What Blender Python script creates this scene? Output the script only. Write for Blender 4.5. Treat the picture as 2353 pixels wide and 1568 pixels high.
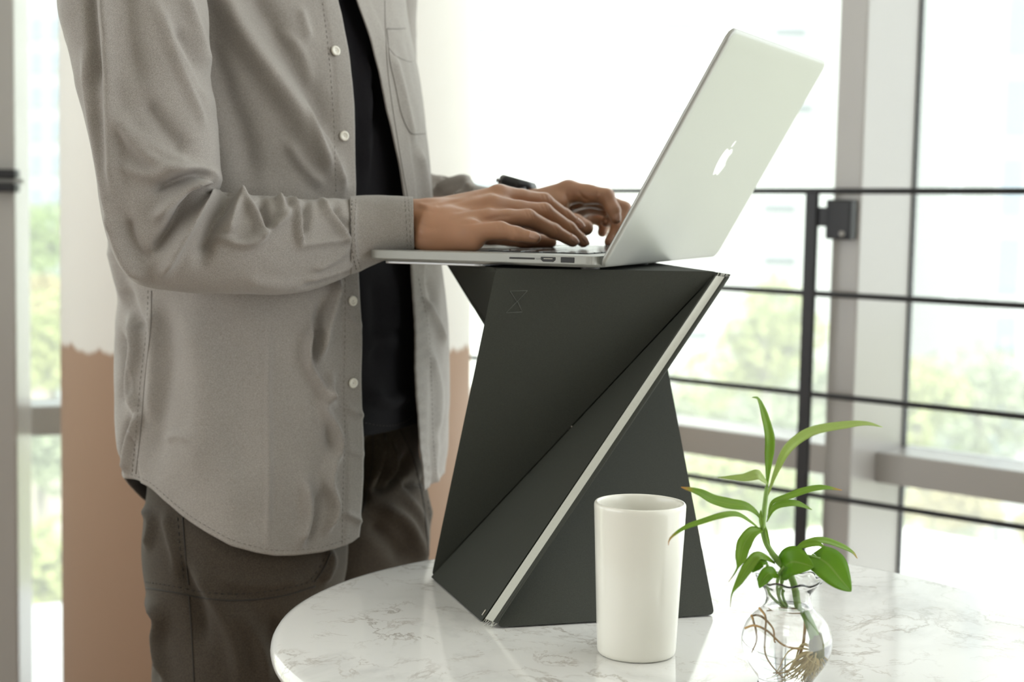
import bpy, bmesh, math, random
import numpy as np
from mathutils import Vector
from mathutils.bvhtree import BVHTree

for o in list(bpy.data.objects):
    bpy.data.objects.remove(o)
SC = bpy.context.scene
COL = SC.collection

# ------------------------------------------------------------------ camera
W, H = 2353, 1568
FPX = 3723.4
PITCH, ROLL, CZ = math.radians(5.170), math.radians(1.104), 1.1261
_c, _s = math.cos(PITCH), math.sin(PITCH)
FW = np.array([0, _c, -_s]); _u = np.array([0, _s, _c]); _r = np.array([1.0, 0, 0])
RT = math.cos(ROLL) * _r + math.sin(ROLL) * _u
UP = -math.sin(ROLL) * _r + math.cos(ROLL) * _u
CAM = np.array([0, 0, CZ])
cd = bpy.data.cameras.new('camera')
cd.sensor_width = 36.0
cd.lens = FPX / W * 36.0
cd.dof.use_dof = True
cd.dof.focus_distance = 1.41
cd.dof.aperture_fstop = 5.6
cd.clip_end = 400
cam = bpy.data.objects.new('camera', cd)
COL.objects.link(cam)
from mathutils import Matrix
cam.matrix_world = Matrix(((RT[0], UP[0], -FW[0], CAM[0]), (RT[1], UP[1], -FW[1], CAM[1]), (RT[2], UP[2], -FW[2], CAM[2]), (0, 0, 0, 1)))
SC.camera = cam

# ------------------------------------------------------------------ sky, sun, exposure
SC.view_settings.view_transform = 'Standard'
SC.view_settings.look = 'None'
SC.cycles.glossy_bounces = 10
SC.cycles.transmission_bounces = 16
SC.cycles.max_bounces = 16
SC.view_settings.exposure = 0.0
SC.view_settings.gamma = 1.0
SC.view_settings.use_curve_mapping = False
wd = bpy.data.worlds.new('overcast_sky'); SC.world = wd; wd.use_nodes = True
bgn = wd.node_tree.nodes['Background']
bgn.inputs[0].default_value = (0.97, 1.0, 1.0, 1)
bgn.inputs[1].default_value = 3.2
outdoor_fill_sun = bpy.data.lights.new('outdoor_fill_sun', 'SUN'); outdoor_fill_sun.energy = 7.5; outdoor_fill_sun.angle = math.radians(8); outdoor_fill_sun.color = (1.0, 0.96, 0.88)  # added to brighten trees and facades outdoors; the sky itself is overcast
so = bpy.data.objects.new('outdoor_fill_sun', outdoor_fill_sun); COL.objects.link(so)
so.rotation_euler = (math.radians(28), math.radians(12), 0)


def ray(x, y):
    return FW + ((x - W / 2) / FPX) * RT - ((y - H / 2) / FPX) * UP


def at(x, y, Y):
    """world point seen at photo pixel (x, y) at world depth Y"""
    d = ray(x, y); return CAM + d * (Y / d[1])


def atZ(x, y, Z):
    d = ray(x, y); return CAM + d * ((Z - CZ) / d[2])


def proj(P):
    P = np.atleast_2d(P) - CAM; d = P @ FW
    return np.stack([W / 2 + FPX * (P @ RT) / d, H / 2 - FPX * (P @ UP) / d], -1)


# ------------------------------------------------------------------ materials
def mat(name, col, rough=0.5, metal=0.0, noise=None, bump=None, spec=0.5, **kw):
    """noise=(scale, amount, detail) varies the colour; bump=(scale, strength, distance)"""
    m = bpy.data.materials.new(name); m.use_nodes = True
    nt = m.node_tree; b = nt.nodes['Principled BSDF']
    b.inputs['Base Color'].default_value = (*col, 1)
    b.inputs['Roughness'].default_value = rough
    b.inputs['Metallic'].default_value = metal
    b.inputs['Specular IOR Level'].default_value = spec
    for k, v in kw.items():
        b.inputs[k].default_value = v
    tc = nt.nodes.new('ShaderNodeTexCoord')
    if noise:
        n = nt.nodes.new('ShaderNodeTexNoise'); n.inputs['Scale'].default_value = noise[0]
        n.inputs['Detail'].default_value = noise[2] if len(noise) > 2 else 3
        nt.links.new(tc.outputs['Object'], n.inputs['Vector'])
        mx = nt.nodes.new('ShaderNodeMix'); mx.data_type = 'RGBA'
        a = noise[1]
        mx.inputs['A'].default_value = (*[max(0, c * (1 - a)) for c in col], 1)
        mx.inputs['B'].default_value = (*[min(1, c * (1 + a)) for c in col], 1)
        nt.links.new(n.outputs['Fac'], mx.inputs['Factor'])
        nt.links.new(mx.outputs['Result'], b.inputs['Base Color'])
    if bump:
        n = nt.nodes.new('ShaderNodeTexNoise'); n.inputs['Scale'].default_value = bump[0]
        n.inputs['Detail'].default_value = 4
        nt.links.new(tc.outputs['Object'], n.inputs['Vector'])
        bp = nt.nodes.new('ShaderNodeBump'); bp.inputs['Strength'].default_value = bump[1]
        bp.inputs['Distance'].default_value = bump[2]
        nt.links.new(n.outputs['Fac'], bp.inputs['Height'])
        nt.links.new(bp.outputs['Normal'], b.inputs['Normal'])
    return m


# ------------------------------------------------------------------ mesh helpers
OFF = {}


def tag(o, label=None, cat=None, group=None, kind=None):
    if label: o['label'] = label
    if cat: o['category'] = cat
    if group: o['group'] = group
    if kind: o['kind'] = kind
    return o


def thing(name, loc, label, cat, group=None):
    o = bpy.data.objects.new(name, None); o.empty_display_size = 0.05
    COL.objects.link(o); o.location = loc
    OFF[o.name] = np.array(loc, float)
    return tag(o, label, cat, group)


def mesh(name, V, F, m, parent=None, smooth=True, label=None):
    """V in world coordinates; the object's origin is its parent's (or the world's)"""
    V = np.asarray(V, float)
    off = OFF[parent.name] if parent else np.zeros(3)
    me = bpy.data.meshes.new(name)
    me.from_pydata([tuple(v) for v in (V - off)], [], [tuple(int(i) for i in f) for f in F])
    me.validate()
    if smooth:
        me.polygons.foreach_set('use_smooth', [True] * len(me.polygons))
    mats = m if isinstance(m, (list, tuple)) else [m]
    for k in mats: me.materials.append(k)
    o = bpy.data.objects.new(name, me); COL.objects.link(o)
    if parent: o.parent = parent
    OFF[o.name] = off
    if label: o['label'] = label
    me.update()
    return o


def root_mesh(name, V, F, m, loc, label, cat, group=None, smooth=True):
    """a thing that is one mesh, with its origin at loc"""
    V = np.asarray(V, float) - np.array(loc)
    o = mesh(name, V, F, m, None, smooth); o.location = loc
    OFF[o.name] = np.array(loc, float)
    return tag(o, label, cat, group)


def bevel(o, w, seg=3, angle=35):
    b = o.modifiers.new('bevel', 'BEVEL'); b.width = w; b.segments = seg
    b.limit_method = 'ANGLE'; b.angle_limit = math.radians(angle)
    b.harden_normals = False
    return o


def solidify(o, t, off=0.0):
    s = o.modifiers.new('solidify', 'SOLIDIFY'); s.thickness = t; s.offset = off
    return o


def subsurf(o, n=1):
    s = o.modifiers.new('subsurf', 'SUBSURF'); s.levels = n; s.render_levels = n
    return o


def flip(F): return [tuple(reversed(f)) for f in F]


BOXF = [(0, 3, 2, 1), (4, 5, 6, 7), (0, 1, 5, 4), (1, 2, 6, 5), (2, 3, 7, 6), (3, 0, 4, 7)]


def box_axes(o, ax, ay, az, x0, x1, y0, y1, z0, z1):
    o = np.array(o, float)
    P = [(x0, y0, z0), (x1, y0, z0), (x1, y1, z0), (x0, y1, z0), (x0, y0, z1), (x1, y0, z1), (x1, y1, z1), (x0, y1, z1)]
    V = [o + a * ax + b * ay + c * az for a, b, c in P]
    F = BOXF if np.dot(np.cross(ax, ay), az) > 0 else flip(BOXF)
    return V, F


EX, EY, EZ = np.eye(3)


def box(x0, x1, y0, y1, z0, z1):
    return box_axes((0, 0, 0), EX, EY, EZ, x0, x1, y0, y1, z0, z1)


def merge(*vf):
    V, F = [], []
    for v, f in vf:
        k = len(V); V += [np.asarray(p, float) for p in v]; F += [tuple(i + k for i in q) for q in f]
    return V, F


def catmull(P, n):
    """n points evenly spread (by length) on a Catmull-Rom curve through P"""
    P = np.asarray(P, float)
    if len(P) == 2:
        t = np.linspace(0, 1, n)[:, None]; return P[0] * (1 - t) + P[1] * t
    Q = np.vstack([2 * P[0] - P[1], P, 2 * P[-1] - P[-2]])
    out = []
    for i in range(1, len(Q) - 2):
        p0, p1, p2, p3 = Q[i - 1:i + 3]
        t = np.linspace(0, 1, 24, endpoint=False)[:, None]
        out.append(0.5 * (2 * p1 + (p2 - p0) * t + (2 * p0 - 5 * p1 + 4 * p2 - p3) * t ** 2 + (3 * p1 - p0 - 3 * p2 + p3) * t ** 3))
    out = np.vstack(out + [P[-1:]])
    L = np.concatenate([[0], np.cumsum(np.linalg.norm(np.diff(out[:, :3], axis=0), axis=1))])
    s = np.linspace(0, L[-1], n)
    return np.stack([np.interp(s, L, out[:, k]) for k in range(out.shape[1])], -1)


def tube(P, r, seg=10, cap=True, closed=False):
    """tube along points P; r scalar or per point"""
    P = np.asarray(P, float); n = len(P); r = np.broadcast_to(np.asarray(r, float), (n,))
    T = np.gradient(P, axis=0)
    if closed: T = np.roll(P, -1, 0) - np.roll(P, 1, 0)
    T /= np.linalg.norm(T, axis=1)[:, None] + 1e-12
    a = np.array([0, 0, 1.0]) if abs(T[0][2]) < 0.9 else np.array([1.0, 0, 0])
    N = np.cross(T[0], a); N /= np.linalg.norm(N)
    V = []
    ang = np.linspace(0, 2 * np.pi, seg, endpoint=False)
    for i in range(n):
        N = N - T[i] * (N @ T[i]); N /= np.linalg.norm(N) + 1e-12
        B = np.cross(T[i], N)
        V += [P[i] + r[i] * (math.cos(t) * N + math.sin(t) * B) for t in ang]
    F = []
    m = n if closed else n - 1
    for i in range(m):
        j = (i + 1) % n
        for k in range(seg):
            l = (k + 1) % seg
            F.append((i * seg + k, i * seg + l, j * seg + l, j * seg + k))
    if cap and not closed:
        F.append(tuple(reversed(range(seg)))); F.append(tuple(range((n - 1) * seg, n * seg)))
    return V, F


def lathe(prof, c, seg=64, cap0=False, cap1=False):
    """prof: (r, z) pairs from bottom to top of the outside"""
    V, F = [], []
    n = len(prof)
    for r, z in prof:
        for k in range(seg):
            t = 2 * math.pi * k / seg
            V.append((c[0] + r * math.cos(t), c[1] + r * math.sin(t), c[2] + z))
    for i in range(n - 1):
        for k in range(seg):
            l = (k + 1) % seg
            F.append((i * seg + k, i * seg + l, (i + 1) * seg + l, (i + 1) * seg + k))
    if cap0: F.append(tuple(reversed(range(seg))))
    if cap1: F.append(tuple(range((n - 1) * seg, n * seg)))
    return V, F


def grid_faces(nu, nv, wrap=False):
    F = []
    for i in range(nu if wrap else nu - 1):
        a = i * nv; b = ((i + 1) % nu) * nv
        for j in range(nv - 1):
            F.append((a + j, b + j, b + j + 1, a + j + 1))
    return F


def vnoise(P, scale, seed=0):
    """smooth value noise in about -1..1 at points P"""
    P = np.asarray(P, float) * scale + seed * 17.31
    i = np.floor(P).astype(np.int64); f = P - i; f = f * f * (3 - 2 * f)

    def h(a, b, c):
        n = (a * 374761393 + b * 668265263 + c * 2147483647 + seed * 974711) & 0xFFFFFFFF
        n = ((n ^ (n >> 13)) * 1274126177) & 0xFFFFFFFF
        return ((n ^ (n >> 16)) & 0xFFFF) / 32767.5 - 1
    r = 0
    for dx in (0, 1):
        for dy in (0, 1):
            for dz in (0, 1):
                w = (f[:, 0] if dx else 1 - f[:, 0]) * (f[:, 1] if dy else 1 - f[:, 1]) * (f[:, 2] if dz else 1 - f[:, 2])
                r = r + w * h(i[:, 0] + dx, i[:, 1] + dy, i[:, 2] + dz)
    return r


# ------------------------------------------------------------------ implicit surfaces (for skin and trousers)
def smin(a, b, k):
    h = np.clip(0.5 + 0.5 * (b - a) / k, 0, 1)
    return b + (a - b) * h - k * h * (1 - h)


def cone_d(X, a, b, ra, rb):
    a = np.asarray(a); b = np.asarray(b); d = b - a
    t = np.clip(((X - a) @ d) / (d @ d + 1e-12), 0, 1)
    return np.linalg.norm(X - a - t[..., None] * d, axis=-1) - (ra + (rb - ra) * t)


def surface_nets(fn, lo, hi, h):
    lo = np.asarray(lo, float); n = np.ceil((np.asarray(hi) - lo) / h).astype(int) + 1
    xs = [lo[k] + h * np.arange(n[k]) for k in range(3)]
    D = np.empty(n, np.float32)
    for i in range(n[0]):
        X = np.empty((n[1], n[2], 3)); X[..., 0] = xs[0][i]; X[..., 1] = xs[1][:, None]; X[..., 2] = xs[2][None]
        D[i] = fn(X)
    S = D < 0
    c = [(0, 0, 0), (1, 0, 0), (0, 1, 0), (1, 1, 0), (0, 0, 1), (1, 0, 1), (0, 1, 1), (1, 1, 1)]
    sl = lambda A, o: A[o[0]:n[0] - 1 + o[0], o[1]:n[1] - 1 + o[1], o[2]:n[2] - 1 + o[2]]
    cnt = sum(sl(S, o).astype(np.int8) for o in c)
    act = (cnt > 0) & (cnt < 8)
    idx = np.argwhere(act)
    vid = -np.ones(act.shape, np.int64); vid[act] = np.arange(len(idx))
    acc = np.zeros((len(idx), 3)); num = np.zeros(len(idx))
    dv = [D[idx[:, 0] + o[0], idx[:, 1] + o[1], idx[:, 2] + o[2]] for o in c]
    for a in range(8):
        for b in range(a + 1, 8):
            df = np.array(c[b]) - np.array(c[a])
            if np.abs(df).sum() != 1: continue
            m = (dv[a] < 0) != (dv[b] < 0)
            t = dv[a][m] / (dv[a][m] - dv[b][m])
            acc[m] += np.array(c[a]) + t[:, None] * df; num[m] += 1
    V = lo + h * (idx + acc / num[:, None])
    F = []
    for ax in range(3):
        o = np.zeros(3, int); o[ax] = 1
        A = S[:n[0] - o[0], :n[1] - o[1], :n[2] - o[2]]; B = S[o[0]:, o[1]:, o[2]:]
        e = np.argwhere(A != B)
        u, v = [(1, 2), (2, 0), (0, 1)][ax]
        ok = (e[:, u] > 0) & (e[:, v] > 0) & (e[:, u] < n[u] - 1) & (e[:, v] < n[v] - 1); e = e[ok]
        q = []
        for du, dvv in ((-1, -1), (0, -1), (0, 0), (-1, 0)):
            k = e.copy(); k[:, u] += du; k[:, v] += dvv
            q.append(vid[k[:, 0], k[:, 1], k[:, 2]])
        q = np.stack(q, -1)
        ins = A[e[:, 0], e[:, 1], e[:, 2]]
        q[~ins] = q[~ins][:, ::-1]
        F.append(q)
    return V, np.vstack(F)


def smooth_mesh(V, F, it=2, lam=0.5):
    F = np.asarray(F)
    E = np.vstack([F[:, [k, (k + 1) % 4]] for k in range(4)])
    for _ in range(it):
        acc = np.zeros_like(V); num = np.zeros(len(V))
        np.add.at(acc, E[:, 0], V[E[:, 1]]); np.add.at(num, E[:, 0], 1)
        np.add.at(acc, E[:, 1], V[E[:, 0]]); np.add.at(num, E[:, 1], 1)
        V = V + lam * (acc / num[:, None] - V)
    return V


def vert_normals(V, F):
    F = np.asarray(F)
    n = np.cross(V[F[:, 2]] - V[F[:, 0]], V[F[:, 3]] - V[F[:, 1]])
    N = np.zeros_like(V)
    for k in range(4): np.add.at(N, F[:, k], n)
    return N / (np.linalg.norm(N, axis=1)[:, None] + 1e-12)


def seg_dist(Q, poly):
    """distance of 2-D points Q to a polyline, the position (0..1) along it, and the signed side"""
    poly = np.asarray(poly, float); best = np.full(len(Q), 1e9); tt = np.zeros(len(Q)); sd = np.zeros(len(Q))
    L = np.concatenate([[0], np.cumsum(np.linalg.norm(np.diff(poly, axis=0), axis=1))])
    for i in range(len(poly) - 1):
        a, b = poly[i], poly[i + 1]; d = b - a; l2 = d @ d + 1e-9
        t = np.clip(((Q - a) @ d) / l2, 0, 1)
        r = Q - a - t[:, None] * d; dist = np.hypot(r[:, 0], r[:, 1])
        m = dist < best
        best[m] = dist[m]; tt[m] = (L[i] + t[m] * (L[i + 1] - L[i])) / L[-1]
        sd[m] = np.sign(d[0] * r[m, 1] - d[1] * r[m, 0])
    return best, tt, sd


def folds(V, N, spec, facing=True):
    """push a cloth surface out (amp > 0) or in along creases; spec: (photo polyline, width px, amp m)"""
    Q = proj(V); D = np.zeros(len(V))
    vis = (N * (CAM - V)).sum(1) > -0.02 if facing else np.ones(len(V), bool)
    for poly, wd_, amp in spec:
        pl = catmull(poly, max(8, 6 * len(poly))) if len(poly) > 2 else np.asarray(poly, float)
        x0, y0 = pl.min(0) - 4 * wd_; x1, y1 = pl.max(0) + 4 * wd_
        m = vis & (Q[:, 0] > x0) & (Q[:, 0] < x1) & (Q[:, 1] > y0) & (Q[:, 1] < y1)
        if not m.any(): continue
        d, t, s = seg_dist(Q[m], pl)
        D[m] += FOLD_GAIN * amp * np.exp(-(d / wd_) ** 2) * np.clip(np.minimum(t, 1 - t) * 5 + 0.25, 0, 1)
    return V + N * D[:, None]


def surf_line(objs, poly, r, lift=0.0, step=6.0, dash=None):
    """a fine cord lying on surfaces: photo polyline cast onto the meshes; returns tube geometry"""
    trees = []
    for o in objs:
        me = o.data; off = OFF[o.name]
        trees.append((BVHTree.FromPolygons([v.co for v in me.vertices], [p.vertices for p in me.polygons]), Vector(off)))
    pl = np.asarray(poly, float)
    L = np.linalg.norm(np.diff(pl, axis=0), axis=1).sum()
    pts = catmull(pl, max(3, int(L / step)))
    run, runs = [], []
    for q in pts:
        d = Vector(ray(*q)).normalized(); best = None
        for t, off in trees:
            h = t.ray_cast(Vector(CAM) - off, d)
            if h[0] is not None and (best is None or h[3] < best[1]): best = (h[0] + off, h[3])
        if best is None:
            if len(run) > 2: runs.append(run)
            run = []; continue
        p = np.array(best[0]) - np.array(d) * lift
        if run and np.linalg.norm(run[-1] - p) > 0.03:
            if len(run) > 2: runs.append(run)
            run = []
        run.append(p)
    if len(run) > 2: runs.append(run)
    out = []
    for rn in runs:
        rn = np.array(rn)
        if dash:
            k = catmull(rn, max(4, int(np.linalg.norm(np.diff(rn, axis=0), axis=1).sum() / dash)))
            for i in range(0, len(k) - 1, 2):
                out.append(tube(k[i:i + 2], r, 5))
        else:
            out.append(tube(rn, r, 6))
    return merge(*out) if out else ([], [])


rng = random.Random(7)
FOLD_GAIN = 1.0
# ================================================================== room shell
TAB = 0.74
m_frame = mat('frame_paint', (0.395, 0.38, 0.36), 0.45, noise=(3, .03), bump=(60, .05, .001), **{'Coat Weight': .7, 'Coat Roughness': .18})
m_black = mat('black_metal', (0.022, 0.022, 0.024), 0.42, metal=0.3)
m_gasket = mat('gasket_rubber', (0.03, 0.032, 0.034), 0.6)
m_ceil = mat('ceiling_paint', (0.8, 0.79, 0.77), 0.9, noise=(2, .02))
m_wall = mat('wall_paint', (0.72, 0.70, 0.67), 0.9, noise=(2, .03), bump=(40, .1, .002))


def floor_mat():
    m = mat('floor_boards', (0.36, 0.27, 0.20), 0.45)
    nt = m.node_tree; b = nt.nodes['Principled BSDF']
    tc = nt.nodes.new('ShaderNodeTexCoord'); br = nt.nodes.new('ShaderNodeTexBrick')
    br.inputs['Scale'].default_value = 1.0; br.inputs['Brick Width'].default_value = 1.2; br.inputs['Row Height'].default_value = 0.14
    br.inputs['Mortar Size'].default_value = 0.002
    br.inputs['Color1'].default_value = (0.38, 0.28, 0.20, 1); br.inputs['Color2'].default_value = (0.32, 0.235, 0.165, 1)
    br.inputs['Mortar'].default_value = (0.12, 0.09, 0.07, 1)
    nt.links.new(tc.outputs['Object'], br.inputs['Vector']); nt.links.new(br.outputs['Color'], b.inputs['Base Color'])
    return m


WA = math.radians(-42.9)
DV = np.array([math.cos(WA), math.sin(WA), 0]); NV = np.array([DV[1], -DV[0], 0])   # along the right glass wall / into the room
WP = np.array([0.50357, 2.85, 0])
LD = np.array([-1, -0.34, 0]); LD /= np.linalg.norm(LD)                             # along the left glass wall, away from the corner
LN = np.array([LD[1], -LD[0], 0])
if LN[1] > 0: LN = -LN
CRN = WP - 1.03 * DV - 0.05 * NV
CEIL = 2.9
XR, XL, YB = 2.1, -3.4, -4.2
rw_end = (XR - WP[0]) / DV[0]
lw_end = (XL - CRN[0]) / LD[0]

pR = WP + rw_end * DV; pL = CRN + lw_end * LD
poly = [(XL, YB), (XR, YB), (XR, pR[1] - .15), (CRN[0], CRN[1] + .1), (XL, pL[1] + .1)]
poly = [(XL, YB), (XR, YB), (pR[0], pR[1]), (CRN[0], CRN[1]), (pL[0], pL[1])]


def slab(name, z0, z1, m):
    n = len(poly)
    V = [(x, y, z0) for x, y in poly] + [(x, y, z1) for x, y in poly]
    F = [tuple(reversed(range(n))), tuple(range(n, 2 * n))] + [(i, (i + 1) % n, n + (i + 1) % n, n + i) for i in range(n)]
    return tag(mesh(name, V, F, m, None, False), kind='structure')


slab('floor', -0.2, 0.0, floor_mat())
slab('ceiling', CEIL, CEIL + 0.2, m_ceil)
# unseen walls round the camera; openings sized and placed to set the fill light
def wall_open(name, p, q, th, op):
    """wall from p to q; op = (u0, u1, z0, z1) opening"""
    p = np.array([*p, 0.]); q = np.array([*q, 0.]); d = q - p; L = np.linalg.norm(d); d /= L
    nn = np.array([-d[1], d[0], 0])
    u0, u1, z0, z1 = op
    bs = [(0, u0, 0, CEIL), (u1, L, 0, CEIL), (u0, u1, 0, z0), (u0, u1, z1, CEIL)]
    V, F = merge(*[box_axes(p, d, nn, EZ, a, b, -th, 0, c, e) for a, b, c, e in bs])
    w = tag(mesh(name, V, F, m_wall, None, False), kind='structure')
    return p, d, nn


def glass_mat(name, veil, tint=(1, 1, 1)):
    m = bpy.data.materials.new(name); m.use_nodes = True; nt = m.node_tree
    for n in list(nt.nodes): nt.nodes.remove(n)
    out = nt.nodes.new('ShaderNodeOutputMaterial')
    tr = nt.nodes.new('ShaderNodeBsdfTransparent'); tr.inputs[0].default_value = (*tint, 1)
    gl = nt.nodes.new('ShaderNodeBsdfGlossy'); gl.inputs['Roughness'].default_value = 0.02
    fr = nt.nodes.new('ShaderNodeFresnel'); fr.inputs[0].default_value = 1.18
    m1 = nt.nodes.new('ShaderNodeMixShader')
    nt.links.new(fr.outputs[0], m1.inputs[0]); nt.links.new(tr.outputs[0], m1.inputs[1]); nt.links.new(gl.outputs[0], m1.inputs[2])
    tl = nt.nodes.new('ShaderNodeBsdfTranslucent'); tl.inputs[0].default_value = (0.95, 0.97, 0.97, 1)
    m2 = nt.nodes.new('ShaderNodeMixShader'); m2.inputs[0].default_value = veil
    nt.links.new(m1.outputs[0], m2.inputs[1]); nt.links.new(tl.outputs[0], m2.inputs[2])
    nt.links.new(m2.outputs[0], out.inputs[0])
    return m


m_glass = glass_mat('hazed_window_glass', 0.13, (0.97, 0.99, 0.985))  # translucent veil puts the bright haze of the view into the panes

wall_open('wall_back', (XR, YB), (XL, YB), .2, (2.2, 3.1, 1.1, 2.3))
wall_open('wall_right', (pR[0], pR[1]), (XR, YB), .2, (0.1, 2.1, 0.3, 2.7))  # unseen wall, drawn in to cut the sky light on the lid
wall_open('wall_left', (XL, YB), (pL[0], pL[1]), .2, (2.8, 6.3, 0.5, 2.7))


def frame_box(name, o, d, n, u0, u1, k0, k1, z0, z1, m=None, bev=.003, parent=None):
    V, F = box_axes(o, d, n, EZ, u0, u1, k0, k1, z0, z1)
    ob = mesh(name, V, F, m or m_frame, parent, False)
    return bevel(ob, bev, 2)


# ---- right glass wall: one window unit on each side of the deep mullion
MS0, MS1 = 0.112, 0.165
trim = []
k = 0
def strip(*a, **kw):
    global k
    k += 1
    return tag(frame_box('trim_%d' % k, *a, **kw), kind='structure')


mull = strip(WP, DV, NV, MS0, MS1, -0.10, 0.08, 0.0, CEIL)
# the black rubber seam where glass meets the mullion
strip(WP, DV, NV, MS1, MS1 + .003, -0.10, -0.086, 0.0, CEIL, m=m_gasket, bev=.001)
strip(WP, DV, NV, MS0 - .003, MS0, -0.10, -0.090, 0.0, CEIL, m=m_gasket, bev=.001)


def window(n, o, d, nrm, u0, u1, zt0, zt1, tk0, tk1, glassk, sill=True):
    w = frame_box('window_%d' % n, o, d, nrm, u0, u1, tk0, tk1, zt0, zt1, bev=.002)      # the transom carries the unit
    tag(w, kind='structure')
    if sill:
        frame_box('window_sill', o, d, nrm, u0, u1, tk0 - .02, tk1, 0.0, 0.03, parent=w)
    frame_box('window_head', o, d, nrm, u0, u1, tk0 - .02, tk1, CEIL - .08, CEIL, parent=w)
    for z0, z1 in ((zt1, CEIL - .08), (0.03, zt0)):
        V, F = box_axes(o, d, nrm, EZ, u0, u1, glassk - .004, glassk + .004, z0, z1)
        mesh('window_pane', V, F, m_glass, w, False)
    return w


window(1, WP, DV, NV, -1.03, MS0, 0.648, 0.7007, -0.118, 0.0, -0.105)
window(2, WP, DV, NV, MS1, rw_end, 0.648, 0.7007, -0.118, 0.0, -0.095)

# ---- left glass wall
lz = 0.66
window(3, CRN, LD, LN, 0.0, lw_end, 0.617, 0.678, -0.06, 0.06, -0.05)
# corner post hidden behind the column
strip(CRN, LD, LN, -0.04, 0.04, -0.06, 0.06, 0.0, CEIL)
# white-grey mullion at the far left of the view
pm = at(40, 500, 3.02)
mo = np.array([pm[0], pm[1], 0])
strip(mo, np.array([-1., -.1, 0]) / math.hypot(1, .1), np.array([.1, -1., 0]) / math.hypot(1, .1), 0.0, 0.30, -0.12, 0.02, 0.0, CEIL, bev=.004)

# ---- round column, white above a rough terracotta dado
def column_mat():
    m = mat('column_paint', (0.80, 0.78, 0.74), 0.75)
    nt = m.node_tree; b = nt.nodes['Principled BSDF']
    ge = nt.nodes.new('ShaderNodeTexCoord'); sp = nt.nodes.new('ShaderNodeSeparateXYZ')
    nt.links.new(ge.outputs['Object'], sp.inputs[0])
    mp = nt.nodes.new('ShaderNodeMapping'); mp.inputs['Scale'].default_value = (1, 1, 0.05)
    nt.links.new(ge.outputs['Object'], mp.inputs[0])
    nz = nt.nodes.new('ShaderNodeTexNoise'); nz.inputs['Scale'].default_value = 22; nz.inputs['Detail'].default_value = 5
    nt.links.new(mp.outputs[0], nz.inputs['Vector'])
    ma = nt.nodes.new('ShaderNodeMath'); ma.operation = 'MULTIPLY_ADD'; ma.inputs[1].default_value = 0.05; ma.inputs[2].default_value = -0.034
    nt.links.new(nz.outputs['Fac'], ma.inputs[0])
    ad = nt.nodes.new('ShaderNodeMath'); ad.operation = 'ADD'
    nt.links.new(sp.outputs['Z'], ad.inputs[0]); nt.links.new(ma.outputs[0], ad.inputs[1])
    rp = nt.nodes.new('ShaderNodeMapRange'); rp.inputs['From Min'].default_value = 0.848; rp.inputs['From Max'].default_value = 0.856
    nt.links.new(ad.outputs[0], rp.inputs['Value'])
    mx = nt.nodes.new('ShaderNodeMix'); mx.data_type = 'RGBA'
    mx.inputs['A'].default_value = (0.40, 0.265, 0.185, 1); mx.inputs['B'].default_value = (0.82, 0.80, 0.755, 1)
    nt.links.new(rp.outputs['Result'], mx.inputs['Factor']); nt.links.new(mx.outputs['Result'], b.inputs['Base Color'])
    n2 = nt.nodes.new('ShaderNodeTexNoise'); n2.inputs['Scale'].default_value = 35
    bp = nt.nodes.new('ShaderNodeBump'); bp.inputs['Strength'].default_value = 0.15; bp.inputs['Distance'].default_value = 0.004
    nt.links.new(ge.outputs['Object'], n2.inputs['Vector'])
    nt.links.new(n2.outputs['Fac'], bp.inputs['Height']); nt.links.new(bp.outputs['Normal'], b.inputs['Normal'])
    return m


cx, cy = -0.430, 2.86
V, F = lathe([(0.357, 0), (0.357, CEIL)], (cx, cy, 0), 96, True, True)
tag(mesh('column', V, F, column_mat()), kind='structure')

# ================================================================== railing
rail = thing('railing', (0.494, 2.70, 0.0), 'black metal railing with four thin bars in front of the windows', 'railing')
ra = math.radians(-41.02); RD = np.array([math.cos(ra), math.sin(ra), 0]); RN = np.array([RD[1], -RD[0], 0])
RP = np.array([0.49377, 2.70, 0])
for zl, zr in ((1.1305, 1.150), (0.9690, 0.9735), (0.8020, 0.8040), (0.6330, 0.6335)):
    a = RP - 1.05 * RD; b = RP + 1.6 * RD
    V, F = tube([a + EZ * (zl + (zl - zr) * .1), RP + EZ * (zl * .45 + zr * .55), b + EZ * (zr + (zr - zl) * .6)], 0.0050, 12)
    mesh('bar', V, F, m_black, rail)
for s_, l_ in ((0.0, 'post'), (1.45, 'post')):
    V, F = box_axes(RP + s_ * RD, RD, RN, EZ, -0.0105, 0.0105, -0.005, 0.005, 0.0, 1.139)
    bevel(mesh('post', V, F, m_black, rail, False), .001, 2)
V, F = box_axes(RP, RD, RN, EZ, -0.04, 0.04, -0.04, 0.04, 0.0, 0.008)
bevel(mesh('base_plate', V, F, m_black, rail, False), .002, 2)
# bracket that ties the post to the mullion
q0 = WP + DV * ((MS0 + MS1) / 2) + NV * 0.081
V, F = box_axes(q0, DV, NV, EZ, -0.026, 0.022, 0.0, 0.022, 1.062, 1.128)
br = bevel(mesh('bracket', V, F, m_black, rail, False), .003, 2)
pa = RP + RD * .012; pb = q0 + NV * .012 - DV * .018
dd_ = pb - pa; L_ = np.linalg.norm(dd_); dd_ /= L_; nn_ = np.array([-dd_[1], dd_[0], 0])
V, F = box_axes(pa, dd_, nn_, EZ, 0, L_, -.003, .003, 1.083, 1.115)
bevel(mesh('bracket_arm', V, F, m_black, br, False), .001, 2)
V, F = tube([q0 + NV * .022 + EZ * 1.072 + DV * .008, q0 + NV * .026 + EZ * 1.072 + DV * .008], .0045, 12)
mesh('bolt', V, F, m_frame, br)
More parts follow.
